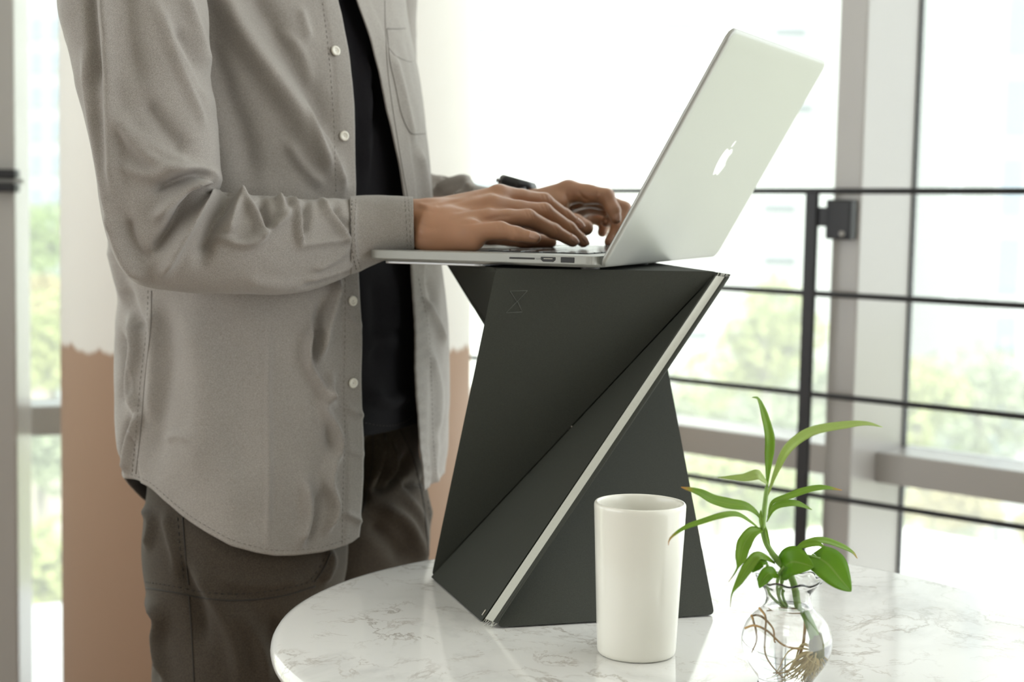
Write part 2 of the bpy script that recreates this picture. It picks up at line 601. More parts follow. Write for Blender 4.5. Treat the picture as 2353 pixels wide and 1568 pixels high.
# the railing end bracket at the far left
lb = thing('railing_bracket', tuple(at(20, 418, 2.99) * np.array([1, 1, 0])), 'black railing bracket clamped on the pale mullion at the far left', 'bracket')
c0 = at(42, 416, 2.99)
V, F = box(c0[0] - .16, c0[0], c0[1] - .02, c0[1] + .012, c0[2] + .004, c0[2] + .021)
bevel(mesh('upper_plate', V, F, m_black, lb, False), .003, 2)
V, F = box(c0[0] - .16, c0[0], c0[1] - .02, c0[1] + .012, c0[2] - .021, c0[2] - .005)
bevel(mesh('lower_plate', V, F, m_black, lb, False), .003, 2)
V, F = tube([c0 + np.array([-.16, -.012, -.0005]), c0 + np.array([.013, -.012, -.0005])], .0045, 12)
mesh('bar', V, F, mat('bar_highlight_grey', (.35, .35, .35), .35, .6), lb)  # grey colour stands in for the highlight along the black rail
# ================================================================== outside
m_terr = mat('terrace_concrete', (0.74, 0.74, 0.73), 0.85, noise=(1.5, .06), bump=(30, .1, .003))
m_ground = mat('ground_soil', (0.30, 0.33, 0.20), 0.95, noise=(.3, .3))
V, F = box(-60, 90, 5.0, 160, -6.2, -6.0)
tag(mesh('ground_outside', V, F, m_ground, None, False), kind='structure')
# pale terrace slab outside the right glass wall
e0 = atZ(1610, 1242, -0.03); e1 = atZ(2010, 1203, -0.03); e2 = atZ(2353, 1262, -0.03)
d0 = (e0 - e1) / np.linalg.norm(e0 - e1); d2 = (e2 - e1) / np.linalg.norm(e2 - e1)
tp = [e1 + d0 * 4.0, e1, e1 + d2 * 3.4]
A = [tp[0], tp[1], tp[2], np.array([*(WP + DV * rw_end - NV * .2)[:2], -.03]), np.array([*(WP + DV * -1.0 - NV * .2)[:2], -.03]), np.array([-2.0, tp[0][1] - .3, -.03])]
A = [np.array([p[0], p[1], 0]) for p in A]
n = len(A)
V = [p + EZ * -.25 for p in A] + [p + EZ * -.03 for p in A]
F = [tuple(range(n)), tuple(reversed(range(n, 2 * n)))] + [(i, n + i, n + (i + 1) % n, (i + 1) % n) for i in range(n)]
tag(mesh('terrace', V, F, m_terr, None, False), 'pale concrete terrace slab outside the window by the railing', 'terrace')

# ---- trees
def leaf_mat(name, a, b):
    m = mat(name, a, 0.6)
    nt = m.node_tree; p = nt.nodes['Principled BSDF']
    oi = nt.nodes.new('ShaderNodeTexCoord'); nz = nt.nodes.new('ShaderNodeTexNoise'); nz.inputs['Scale'].default_value = 1.1
    nz.inputs['Detail'].default_value = 3
    nt.links.new(oi.outputs['Object'], nz.inputs['Vector'])
    rp = nt.nodes.new('ShaderNodeMapRange'); rp.inputs['From Min'].default_value = .35; rp.inputs['From Max'].default_value = .65
    nt.links.new(nz.outputs['Fac'], rp.inputs['Value'])
    mx = nt.nodes.new('ShaderNodeMix'); mx.data_type = 'RGBA'; mx.inputs['A'].default_value = (*a, 1); mx.inputs['B'].default_value = (*b, 1)
    nt.links.new(rp.outputs['Result'], mx.inputs['Factor']); nt.links.new(mx.outputs['Result'], p.inputs['Base Color'])
    return m


m_bark = mat('bark', (0.30, 0.27, 0.22), .9, noise=(6, .3))
LEAFM = {'yellow': leaf_mat('leaf_yellow_green', (0.25, 0.30, 0.09), (0.33, 0.35, 0.13)),
         'green': leaf_mat('leaf_fresh_green', (0.17, 0.25, 0.07), (0.25, 0.32, 0.11)),
         'grey': leaf_mat('leaf_grey_green', (0.19, 0.24, 0.14), (0.26, 0.30, 0.17)),
         'amber': leaf_mat('leaf_amber', (0.33, 0.28, 0.12), (0.36, 0.33, 0.18))}


def tree(px, py, Y, w, h, kind, label, z0=-6.0, group='trees outside the windows', n=2600, seed=0, name='tree'):
    """crown centred on photo (px, py) at depth Y, half width w, half height h"""
    R = np.random.RandomState(seed + 3)
    c = at(px, py, Y)
    t = thing(name, (c[0], c[1], z0), label, 'tree', group)
    top = c[2] - .2 * h
    V, F = tube([(c[0], c[1], z0), (c[0] + .1 * w, c[1], z0 + (top - z0) * .5), (c[0], c[1], top)], [.12 * w + .03, .09 * w + .02, .04 * w + .01], 10)
    for k in range(6):
        a = 2 * math.pi * k / 6 + R.rand()
        b0 = np.array([c[0], c[1], top - .3 * h]); b1 = c + np.array([math.cos(a) * w * .55, math.sin(a) * w * .5, h * (.1 + .4 * R.rand())])
        V, F = merge((V, F), tube(catmull([b0, (b0 + b1) / 2 + EZ * -.1 * h, b1], 5), np.linspace(.045, .012, 5) * w, 6))
    mesh('trunk', V, F, m_bark, t)
    V, F = [], []
    lob = [(R.randn(3) * np.array([.42, .35, .38]), .38 + .3 * R.rand()) for _ in range(11)] + [(np.zeros(3), .7)]
    sz = .052 * (w + h) / 2 + .02
    for i in range(n):
        lc, lr = lob[i % len(lob)]
        d = R.randn(3); d /= np.linalg.norm(d)
        p = lc + d * lr * (.72 + .28 * R.rand())
        P = c + p * np.array([w, w * .8, h])
        a = R.randn(3); a /= np.linalg.norm(a); b = np.cross(a, R.randn(3)); b /= np.linalg.norm(b)
        s = sz * (.6 + .8 * R.rand()); k = len(V)
        V += [P - a * s, P - b * s * .45, P + a * s, P + b * s * .45]; F.append((k, k + 1, k + 2, k + 3))
    mesh('crown', V, F, LEAFM[kind], t)
    return t


tree(1760, 800, 17, .62, .60, 'yellow', 'rounded yellow-green tree outside, seen right behind the railing post', seed=1)
tree(1840, 900, 24, 1.3, .85, 'grey', 'broad grey-green tree outside, low behind the railing post', seed=2)
tree(1600, 960, 22, 1.05, .55, 'grey', 'low grey-green tree outside, beside the dark stand', seed=3)
tree(1650, 1120, 12, .50, .26, 'yellow', 'bright yellow-green shrub crown below the window transom by the mug', seed=4)
tree(1800, 1180, 13, .42, .25, 'green', 'fresh green shrub crown just behind the plant and railing post', seed=15)
tree(2110, 900, 18, .50, .55, 'yellow', 'small yellow-green tree outside, beside the mullion seam', seed=5)
tree(2260, 930, 20, 1.0, .72, 'grey', 'wide grey-green tree outside at the right edge', seed=6)
tree(2190, 1170, 16, .50, .20, 'amber', 'amber-tinged shrub crown outside under the right transom', seed=7)
tree(2380, 1215, 14, .24, .16, 'amber', 'small amber shrub crown outside at the lower right', seed=8)
tree(90, 560, 21, .75, .58, 'green', 'fresh green tree in the far left window, just below the building', seed=9)
tree(70, 700, 17, .60, .45, 'amber', 'pale amber tree in the far left window, at its middle', seed=10)
tree(120, 790, 15, .55, .42, 'yellow', 'yellow-green tree in the far left window, above the transom', seed=11)
tree(90, 1040, 13, .55, .30, 'grey', 'grey-green shrub crown in the far left window, below the transom', seed=12)
tree(100, 1340, 11, .42, .36, 'yellow', 'bright yellow-green shrub crown at the bottom of the far left window', seed=13)

# ---- buildings
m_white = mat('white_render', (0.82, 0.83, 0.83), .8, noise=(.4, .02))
m_hazy = mat('pale_blue_facade', (0.27, 0.305, 0.33), .8, noise=(.4, .03))
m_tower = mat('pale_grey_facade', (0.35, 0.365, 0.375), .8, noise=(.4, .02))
m_pane = mat('tinted_window', (0.13, 0.18, 0.235), .25)
m_pane2 = mat('pale_window', (0.19, 0.225, 0.26), .25)


def building(x0, x1, Y, dep, z1, label, rows, cols, mw=m_pane, ww=.55, wh=.5, sill=.3, wall=None, name='office_building'):
    """front wall between world x0 and x1 at depth Y"""
    t = thing(name, ((x0 + x1) / 2, Y + dep / 2, -6.0), label, 'building', 'buildings outside the windows')
    V, F = box(x0, x1, Y, Y + dep, -6, z1); mesh('wall', V, F, wall or m_white, t, False)
    V, F = box(x0 - .2, x1 + .2, Y - .2, Y + dep + .2, z1, z1 + .5); mesh('roof', V, F, wall or m_white, t, False)
    return t


def wins(t, items, Y, m, wall=None):
    for (xa, xb, za, zb) in items:
        V, F = box(xa, xb, Y - .06, Y + .1, za, zb)
        f = mesh('window', V, F, wall or m_white, t, False)
        V, F = box(xa + .08, xb - .08, Y - .09, Y - .03, za + .08, zb - .08)
        mesh('pane', V, F, m, f, False)


b1 = building(-4.5, 26, 46, 12, 26, 'large white building filling the view behind the laptop', 0, 0)
it = []
for (px, py) in ((1115, 250), (1565, 255), (1815, 75), (1120, 425), (1310, 430), (1560, 60), (1310, 250), (1830, 250), (1315, 70), (1120, 70), (1560, 430), (1790, 480), (1790, 600), (1590, 770), (1640, 620), (1830, 590)):
    c = at(px, py, 46); it.append((c[0] - .55, c[0] + .55, c[2] - .22, c[2] + .22))
wins(b1, it[:14], 46, m_pane2)
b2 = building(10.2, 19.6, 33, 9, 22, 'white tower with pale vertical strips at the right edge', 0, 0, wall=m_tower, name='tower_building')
for i, px in enumerate((2200, 2330)):
    x = at(px, 300, 33)[0]
    for r_ in range(16):
        wd_ = .12 if i == 0 else .32
        za = -4 + r_ * 1.6
        wins(b2, [(x - wd_, x + wd_, za, za + 1.35)], 33, m_pane2 if i == 0 else m_pane, m_tower)
xa = at(-60, 400, 38)[0]; xb = at(175, 400, 38)[0]
b3 = building(xa - 6, xb + 1.5, 38, 9, 24, 'pale apartment block with bluish windows in the far left window', 0, 0, wall=m_hazy, name='apartment_building')
it = []
for cpx in (85, 130):
    for r_ in range(6):
        c = at(cpx, 60 + r_ * 78, 38); it.append((c[0] - .16, c[0] + .16, c[2] - .26, c[2] + .26))
wins(b3, it, 38, m_pane, m_hazy)
# ================================================================== table
def marble_mat():
    m = mat('white_marble', (0.80, 0.79, 0.77), 0.10)
    nt = m.node_tree; b = nt.nodes['Principled BSDF']
    b.inputs['Specular IOR Level'].default_value = 0.4; b.inputs['Coat Weight'].default_value = 0.05; b.inputs['Coat Roughness'].default_value = 0.03
    tc = nt.nodes.new('ShaderNodeTexCoord')
    mp = nt.nodes.new('ShaderNodeMapping'); mp.inputs['Rotation'].default_value = (0, 0, .5); mp.inputs['Location'].default_value = (.13, .37, 0)
    nt.links.new(tc.outputs['Object'], mp.inputs[0])

    def vein(scale, dist, w0, w1, amt, seed):
        n = nt.nodes.new('ShaderNodeTexNoise'); n.noise_dimensions = '4D'; n.inputs['W'].default_value = seed
        n.inputs['Scale'].default_value = scale; n.inputs['Detail'].default_value = 7; n.inputs['Roughness'].default_value = .62
        n.inputs['Distortion'].default_value = dist
        nt.links.new(mp.outputs[0], n.inputs['Vector'])
        s = nt.nodes.new('ShaderNodeMath'); s.operation = 'SUBTRACT'; s.inputs[1].default_value = .5
        a = nt.nodes.new('ShaderNodeMath'); a.operation = 'ABSOLUTE'
        nt.links.new(n.outputs['Fac'], s.inputs[0]); nt.links.new(s.outputs[0], a.inputs[0])
        r = nt.nodes.new('ShaderNodeMapRange'); r.inputs['From Min'].default_value = w0; r.inputs['From Max'].default_value = w1
        r.inputs['To Min'].default_value = amt; r.inputs['To Max'].default_value = 0
        nt.links.new(a.outputs[0], r.inputs['Value'])
        k = nt.nodes.new('ShaderNodeTexNoise'); k.inputs['Scale'].default_value = scale * 1.3; k.inputs['Detail'].default_value = 2
        nt.links.new(mp.outputs[0], k.inputs['Vector'])
        kr = nt.nodes.new('ShaderNodeMapRange'); kr.inputs['From Min'].default_value = .45; kr.inputs['From Max'].default_value = .65
        nt.links.new(k.outputs['Fac'], kr.inputs['Value'])
        mu = nt.nodes.new('ShaderNodeMath'); mu.operation = 'MULTIPLY'
        nt.links.new(r.outputs[0], mu.inputs[0]); nt.links.new(kr.outputs[0], mu.inputs[1])
        return mu.outputs[0]
    col = None
    base = nt.nodes.new('ShaderNodeRGB'); base.outputs[0].default_value = (0.80, 0.79, 0.765, 1); col = base.outputs[0]
    for f_, c_ in ((vein(3.5, .8, 0, .07, .45, 1.0), (.52, .52, .51)), (vein(7, 1.6, 0, .020, .75, 4.0), (.36, .31, .27)), (vein(14, 1.2, 0, .018, .55, 9.0), (.40, .34, .29))):
        mx = nt.nodes.new('ShaderNodeMix'); mx.data_type = 'RGBA'; mx.inputs['B'].default_value = (*c_, 1)
        nt.links.new(f_, mx.inputs['Factor']); nt.links.new(col, mx.inputs['A']); col = mx.outputs['Result']
    nt.links.new(col, b.inputs['Base Color'])
    return m


TC = np.array([0.1524, 1.4215])
tb = thing('bistro_table', (TC[0], TC[1], 0), 'round white marble bistro table on a single pedestal', 'table')
prof = [(0.0, -.024), (.345, -.024), (.352, -.0225), (.3565, -.019), (.3592, -.0145), (.360, -.010), (.3592, -.0060), (.3568, -.0022), (.3530, -.0004), (.349, 0.0), (.2, 0.0), (.0005, 0.0)]
V, F = lathe([(r, z + TAB) for r, z in prof], (TC[0], TC[1], 0), 128)
mesh('tabletop', V, F, marble_mat(), tb)
m_iron = mat('cast_iron', (.03, .03, .032), .5, .4)
V, F = lathe([(.03, .02), (.03, .62), (.045, .68), (.14, .712), (.14, .716)], (TC[0], TC[1], 0), 32, True, True); mesh('leg', V, F, m_iron, tb)
V, F = lathe([(.215, 0), (.215, .008), (.20, .016), (.05, .035), (.03, .06)], (TC[0], TC[1], 0), 48, True, True); mesh('base', V, F, m_iron, tb)

# ================================================================== folding laptop stand
m_cloth = mat('book_cloth', (0.037, 0.039, 0.031), 0.72, noise=(900, .28, 2), bump=(1400, .25, .0004), spec=.35)
m_lining = mat('grey_lining', (0.52, 0.52, 0.46), .8, noise=(400, .06), bump=(900, .1, .0003))
ST = 1.0574                                      # height of the stand's top
Bp = atZ(989, 1327, TAB + .001); Bq = atZ(1126, 1443, TAB + .001); Br = atZ(1644, 1415, TAB + .001); Bo = Bp + Br - Bq
BqA = atZ(1106, 1430, TAB + .001); BqB = atZ(1136, 1444, TAB + .001)
Ta = np.array([*at(1138, 612, 1.525)[:2], ST]); Tb = np.array([*at(1651, 612, 1.548)[:2], ST])
TbB = at(1681, 630, 1.556)
Td = np.array([*at(1016, 610, 1.73)[:2], ST]); Tc = np.array([*at(1489, 600, 1.752)[:2], ST])
sc = (Bp + Bq + Br + Bo + Ta + Tb + Tc + Td) / 8
stand = thing('folding_laptop_stand', tuple((Bp + Br) / 2 * np.array([1, 1, 0]) + EZ * TAB), 'dark green-grey cloth-covered folding stand twisted into an hourglass under the laptop', 'laptop stand')


def panel(a, b, c, upper, inner=.013, inset=.0005, th=.0018, rr0=.006, name='panel'):
    a, b, c = map(np.asarray, (a, b, c))
    n = np.cross(b - a, c - a); n /= np.linalg.norm(n)
    if upper: b, c, n = c, b, -n
    P = [a, b, c]; ctr = (a + b + c) / 3
    # inset every edge, then round the three tips
    def off(p, q, r, inset=inset):
        d1 = (q - p) / np.linalg.norm(q - p); d2 = (r - p) / np.linalg.norm(r - p)
        s = np.linalg.norm(np.cross(d1, d2)); return p + (d1 + d2) * inset / s
    Q = [off(P[0], P[1], P[2]), off(P[1], P[2], P[0]), off(P[2], P[0], P[1])]
    Q2 = [off(P[0], P[1], P[2], inner), off(P[1], P[2], P[0], inner), off(P[2], P[0], P[1], inner)]
    R = []; R2 = []
    for Q, R_o in ((Q, R), (Q2, R2)):
      for i in range(3):
        p, u, v = Q[i], Q[i - 1] - Q[i], Q[(i + 1) % 3] - Q[i]
        u = u / np.linalg.norm(u); v = v / np.linalg.norm(v); rr = rr0
        for t in np.linspace(0, 1, 5):
            R_o.append((1 - t) ** 2 * (p + u * rr) + 2 * t * (1 - t) * p + t ** 2 * (p + v * rr))
    k = len(R)
    V = [r for r in R] + [r - n * th for r in R2]
    F = [tuple(range(k)), tuple(reversed(range(k, 2 * k)))] + [(i, k + i, k + (i + 1) % k, (i + 1) % k) for i in range(k)]
    o = mesh(name, V, F, m_cloth, stand, False)
    bevel(o, .0014, 3)
    return o, n


pf, nf = panel(Ta, Tb, Bp, 1)
panel(Bp, BqA, Tb, 0, .0016, .0005, .0034, .0022)
panel(TbB, Tc, BqB, 1, .0016, .0005, .0012, .0022)
pr, nr = panel(BqB + (Br - Bq) * .004, Br, Tc, 0)
panel(Tc, Td, Br, 1); panel(Br, Bo, Td, 0); panel(Td, Ta, Bo, 1); panel(Bo, Bp, Ta, 0)
V, F = box_axes(Td - EZ * .0045, np.eye(3)[0], EY, EZ, 0, 0, 0, 0, 0, 0)
q = [Ta, Tb, Tc, Td]; cq = sum(q) / 4
q = [cq + (p - cq) * .985 for p in q]
V = [p - EZ * .006 for p in q] + [p - EZ * .001 for p in q]
bevel(mesh('top_panel', V, [(0, 3, 2, 1), (4, 5, 6, 7), (0, 1, 5, 4), (1, 2, 6, 5), (2, 3, 7, 6), (3, 0, 4, 7)], m_cloth, stand, False), .001, 2)
# pale lining that shows along the open spine
ua = (Tb - BqA) / np.linalg.norm(Tb - BqA)
inn = (sc - (Tb + BqA) / 2); inn -= ua * (inn @ ua); inn /= np.linalg.norm(inn)
a0 = BqA + ua * .004; a1 = Tb - ua * .006; b0 = BqB + ua * .005; b1_ = TbB - ua * .004
N = 24; V = []
for i in range(N):
    t = i / (N - 1)
    p = a0 * (1 - t) + a1 * t; r = b0 * (1 - t) + b1_ * t
    for j in range(7):
        s = j / 6; e_ = .10 + .58 * s
        V.append(p * (1 - e_) + r * e_ + inn * (.0004 + .0010 * math.sin(math.pi * s)))
F = flip(grid_faces(N, 7))
mesh('spine_lining', V, F, m_lining, stand)
V = []
for i in range(N):
    t = i / (N - 1)
    p = a0 * (1 - t) + a1 * t; r = b0 * (1 - t) + b1_ * t
    for j in range(9):
        a_ = math.pi * j / 8; e_ = .86 - .17 * math.cos(a_)
        V.append(p * (1 - e_) + r * e_ + inn * (.0006 - .0016 * math.sin(a_)))
mesh('spine_edge', V, flip(grid_faces(N, 9)), m_cloth, stand)
# frayed thread ends at both ends of the spine
m_thread = mat('white_thread', (.75, .75, .68), .8)
R_ = np.random.RandomState(5)
g = []
for e0_, e1_, dr in ((a0, b0, -ua), (a1, b1_, ua)):
    for i in range(14):
        s = R_.rand(); p = e0_ * (1 - s) + e1_ * s + inn * .001
        g.append(tube([p, p + dr * (.0015 + .003 * R_.rand()) + R_.randn(3) * .0007, p + dr * (.003 + .003 * R_.rand()) + R_.randn(3) * .0014], .00018, 5))
V, F = merge(*g); tag(mesh('thread_fringe', V, F, m_thread, stand), kind='stuff')
for (x, y), nn_ in (((1636, 630), None), ((1113, 1409), None), ((1145, 1429), None)):
    hit = None
    d = ray(x, y)
    for pl0, pn in ((Tb, None),):
        pass
    pts_ = (Bp, BqA, Tb) if x != 1145 else (BqB, Br, Tc)
    pn = np.cross(pts_[1] - pts_[0], pts_[2] - pts_[0]); pn /= np.linalg.norm(pn)
    if pn @ (CAM - pts_[0]) < 0: pn = -pn
    P = CAM + d * (((pts_[0] - CAM) @ pn) / (d @ pn)) + pn * .0002
    V, F = box_axes(P, ua, np.cross(pn, ua), pn, -.0030, .0030, -.0007, .0007, -.0001, .0009)
    bevel(mesh('staple', V, F, mat('staple_tin', (.62, .58, .50), .4, .3) if 'staple_tin' not in bpy.data.materials else bpy.data.materials['staple_tin'], stand, False), .0004, 2)
# embossed hourglass mark on the front panel
m_mark = mat('blind_emboss', (0.10, 0.105, 0.09), .6)
if nf @ (CAM - Ta) < 0: nf = -nf
def onf(x, y, l=.0002):
    d = ray(x, y); return CAM + d * (((Ta - CAM) @ nf) / (d @ nf)) + nf * l
g = []
for tri in ([(1172, 669), (1212, 668), (1188, 694)], [(1189, 692), (1200, 717), (1163, 719)]):
    p = [onf(*t) for t in tri]; p.append(p[0])
    for i in range(3): g.append(tube([p[i], p[i + 1]], .00028, 6))
V, F = merge(*g); mesh('emblem', V, F, m_mark, stand, label='thin embossed hourglass outline')

# ================================================================== laptop
th_ = math.radians(23.855)
LWv = np.array([math.sin(th_), math.cos(th_), 0]); LDv = np.array([-math.cos(th_), math.sin(th_), 0])
LO = np.array([.0822, 1.4908, 1.0598])
tl = math.radians(.35)
Ld = LDv * math.cos(tl) - EZ * math.sin(tl); Ln = EZ * math.cos(tl) + LDv * math.sin(tl)
LWID, LDEP = .359, .247
m_alu = mat('bare_aluminium', (.39, .395, .368), .42, .35, noise=(1500, .03), bump=(2500, .04, .0001))
m_keys = mat('key_plastic', (.016, .016, .018), .14)
m_port = mat('port_black', (.02, .02, .02), .4)
lap = thing('laptop', tuple(LO + LWv * .18 + Ld * .12), 'open silver laptop with a white fruit emblem on its lid, on the dark folding stand', 'laptop')


def L(lat, dep, z): return LO + LWv * lat + Ld * dep + Ln * z


def rrect(u0, u1, v0, v1, r, n=8):
    P = []
    for cx_, cy_, a0_ in ((u1 - r, v1 - r, 0), (u0 + r, v1 - r, 90), (u0 + r, v0 + r, 180), (u1 - r, v0 + r, 270)):
        for k_ in range(n + 1):
            a = math.radians(a0_ + 90 * k_ / n); P.append((cx_ + r * math.cos(a), cy_ + r * math.sin(a)))
    return P


def loft(rings, fn, cap0=True, cap1=True):
    n_ = len(rings[0][0]); V = []
    for P, z in rings: V += [fn(u, v, z) for u, v in P]
    F = []
    for i in range(len(rings) - 1):
        for k_ in range(n_):
            l_ = (k_ + 1) % n_
            F.append((i * n_ + k_, i * n_ + l_, (i + 1) * n_ + l_, (i + 1) * n_ + k_))
    if cap0: F.append(tuple(reversed(range(n_))))
    if cap1: F.append(tuple(range((len(rings) - 1) * n_, len(rings) * n_)))
    return V, F


D0 = .006
rings = []
for ins, z in ((.030, .0000), (.018, .0003), (.010, .0010), (.004, .0020), (.0010, .0030), (0, .0040), (0, .0112), (.0005, .0116), (.0011, .0117)):
    rings.append((rrect(ins, LWID - ins, D0 + ins * .3, LDEP - ins * .9, .011), z))
V, F = loft(rings, lambda u, v, z: L(u, v, z - .0006))
F = flip(F)
lb_ = mesh('base', V, F, m_alu, lap)
lb_.data.polygons.foreach_set('use_smooth', [False] * len(lb_.data.polygons)); bevel(lb_, .0003, 2, 50)
DT = .0111


def Lbox(u0, u1, v0, v1, z0, z1): return box_axes(LO, LWv, Ld, Ln, u0, u1, v0, v1, z0, z1)


def lpart(name, m, *a, parent=None, b=.0004, label=None):
    V, F = Lbox(*a); return bevel(mesh(name, V, F, m, parent or lap, False, label=label), b, 2)


kw = lpart('keyboard_well', mat('well_black', (.03, .03, .032), .6), .040, .319, .030, .146, DT - .0012, DT + .0001)
rows = [(.0315, .0095, [1.] * 14), (.0435, .0158, [1.] * 13 + [1.55]), (.0627, .0158, [1.55] + [1.] * 13), (.0819, .0158, [1.85] + [1.] * 11 + [1.85]), (.1011, .0158, [2.4] + [1.] * 10 + [2.4]), (.1203, .0158, [1., 1., 1., 1.25, 5.2, 1.25, 1., 1., 1., 1.])]
for v, hgt, ks in rows:
    tot = sum(ks); gap = .0032; W_ = .2755 - gap * (len(ks) - 1); u = .3178
    for kx in ks:
        wk = W_ * kx / tot
        lpart('key', m_keys, u - wk, u, v, v + hgt, DT - .0005, DT + .0014, parent=kw, b=.0005)
        u -= wk + gap
lpart('trackpad', mat('trackpad_glass', (.66, .67, .66), .3, .2), .127, .232, .152, .236, DT - .001, DT + .0002)
sp_ = None
# ports on the right-hand side of the base
lpart('card_slot', m_port, -.0004, .01, .068, .0945, .0062, .0083, b=.0008)
pv = [(.0485, .0053), (.0470, .0047 + .0016), (.0470, .0094), (.0620, .0094), (.0620, .0063), (.0605, .0047)]
pv = [(.0470, .0092), (.0620, .0092), (.0620, .0066), (.0598, .0046), (.0492, .0046), (.0470, .0066)]
V = [L(-.0004, a, b) for a, b in pv] + [L(.008, a, b) for a, b in pv]
n6 = 6; F = [tuple(range(6)), tuple(reversed(range(6, 12)))] + [(i, 6 + i, 6 + (i + 1) % 6, (i + 1) % 6) for i in range(6)]
hp = bevel(mesh('hdmi_port', V, F, m_port, lap, False), .0004, 2)
lpart('port_tongue', mat('port_steel', (.45, .43, .38), .35, .8), -.0006, .004, .0500, .0590, .0072, .0079, parent=hp, b=.0001)
up_ = lpart('usb_port', m_port, -.0004, .01, .0280, .0420, .0042, .0096, b=.0006)
def lettering(name, text, size, org, ex, ey, ez, m, parent, depth=.00004):
    """text turned into mesh: ex along the line, ey up, ez out of the surface"""
    fc = bpy.data.curves.new('tmp_text', 'FONT'); fc.body = text; fc.size = size; fc.extrude = depth
    fo = bpy.data.objects.new('tmp_text', fc); COL.objects.link(fo)
    bpy.context.view_layer.update()
    me = bpy.data.meshes.new_from_object(fo.evaluated_get(bpy.context.evaluated_depsgraph_get()))
    V = [org + ex * v.co.x + ey * v.co.y + ez * v.co.z for v in me.vertices]; F = [tuple(p.vertices) for p in me.polygons]
    bpy.data.objects.remove(fo); bpy.data.curves.remove(fc); bpy.data.meshes.remove(me)
    return mesh(name, V, F, m, parent, False)


lettering('port_lettering', 'HDMI', .0024, L(-.00015, .0675, .0063), -Ld, Ln, -LWv, mat('grey_print', (.25, .25, .24), .6), lap)
for v0 in (.118, .1515, .185):
    lpart('vent_slot', m_port, .0052, .012, v0, v0 + .031, .0011, .0022, b=.0002)
for lat in (.035, .31):
    for dp in (.022, .215):
        c_ = L(lat if dp > .1 else lat * .5 + .008, dp, 0); V, F = lathe([(.008, -.0025), (.009, -.0018), (.009, .001)], c_, 24, True, True)
        V, F = merge((V, F)); V = [np.array([p[0], p[1], p[2]]) for p in V]
        mesh('foot', V, F, m_port, lap)
lpart('hinge_cover', mat('hinge_black', (.03, .03, .03), .5), .06, .30, .001, .012, .002, .0095, b=.002)
# slim plate stuck under the front half of the base
V, F = loft([(rrect(.012, .30, .128, .236, .008), -.0022), (rrect(.012, .30, .128, .236, .008), .0002)], L)
bevel(mesh('support_plate', V, flip(F), mat('plate_silver', (.72, .73, .75), .3, .3), lap, False), .0006, 2)
# lid
ph = math.radians(61.11)
Lv = -LDv * math.cos(ph) + EZ * math.sin(ph); Lb = np.cross(LWv, Lv)
if Lb @ (CAM - LO) < 0: Lb = -Lb                        # towards the back of the lid
LH = .2452


def M(u, v, z): return LO + LWv * u + Lv * v + Lb * z


rg = [(rrect(.0012, LWID - .0012, .0012, LH - .0012, .0105), -.0052), (rrect(0, LWID, 0, LH, .0115), -.0044), (rrect(0, LWID, 0, LH, .0115), -.0018),
      (rrect(.0012, LWID - .0012, .0012, LH - .0012, .011), -.0006), (rrect(.004, LWID - .004, .004, LH - .004, .010), 0.0), (rrect(.012, LWID - .012, .012, LH - .012, .006), .0003)]
V, F = loft(rg, M)
if np.cross(LWv, Lv) @ Lb < 0: F = flip(F)
lid = mesh('lid', V, F, m_alu, lap)
lid.data.polygons.foreach_set('use_smooth', [True] * len(lid.data.polygons))
def mbox(name, m, u0, u1, v0, v1, z0, z1, b=.0003):
    V, F = box_axes(LO, LWv, Lv, Lb, u0, u1, v0, v1, z0, z1); return bevel(mesh(name, V, F, m, lid, False), b, 2)
mbox('bezel', mat('bezel_black', (.015, .015, .016), .15), .004, LWID - .004, .006, LH - .004, -.0056, -.0050)
mbox('display', mat('display_glass', (.03, .03, .035), .08), .014, LWID - .014, .020, LH - .014, -.0058, -.0055)
# white fruit emblem with a bite and a leaf, inlaid in the lid
half = [(0, .66), (.10, .70), (.24, .73), (.38, .68), (.46, .58)]
right = [(0.02, .655), (.12, .70), (.26, .72), (.37, .67), (.44, .58), (.36, .50), (.325, .40), (.345, .29), (.41, .20), (.475, .165), (.44, .05), (.36, -.08), (.26, -.185), (.16, -.20), (.06, -.165), (0, -.155)]
left = [(-.06, -.165), (-.16, -.20), (-.25, -.19), (-.36, -.06), (-.45, .12), (-.485, .32), (-.46, .50), (-.37, .65), (-.24, .715), (-.11, .69)]
body = right + left
leaf = [(0.01, .775), (.03, .88), (.10, .97), (.20, 1.01), (.21, 1.0), (.195, .90), (.13, .81), (.05, .772)]
m_logo = mat('white_inlay', (.90, .91, .92), .3)
sc_ = .0325; u0_, v0_ = .1795, .118
V, F = [], []
for pol in (body, leaf):
    c = catmull(np.array([(*p, 0) for p in pol + pol[:1]]), 90)[:-1]
    k_ = len(V); n_ = len(c)
    V += [M(u0_ + x * sc_, v0_ + (y - .27) * sc_, .00048) for x, y, _ in c]
    V += [M(u0_ + x * sc_, v0_ + (y - .27) * sc_, .0001) for x, y, _ in c]
    F += [tuple(range(k_, k_ + n_)), tuple(reversed(range(k_ + n_, k_ + 2 * n_)))] + [(k_ + i, k_ + n_ + i, k_ + n_ + (i + 1) % n_, k_ + (i + 1) % n_) for i in range(n_)]
mesh('emblem', V, F, m_logo, lid, False, label='white apple-shaped emblem')

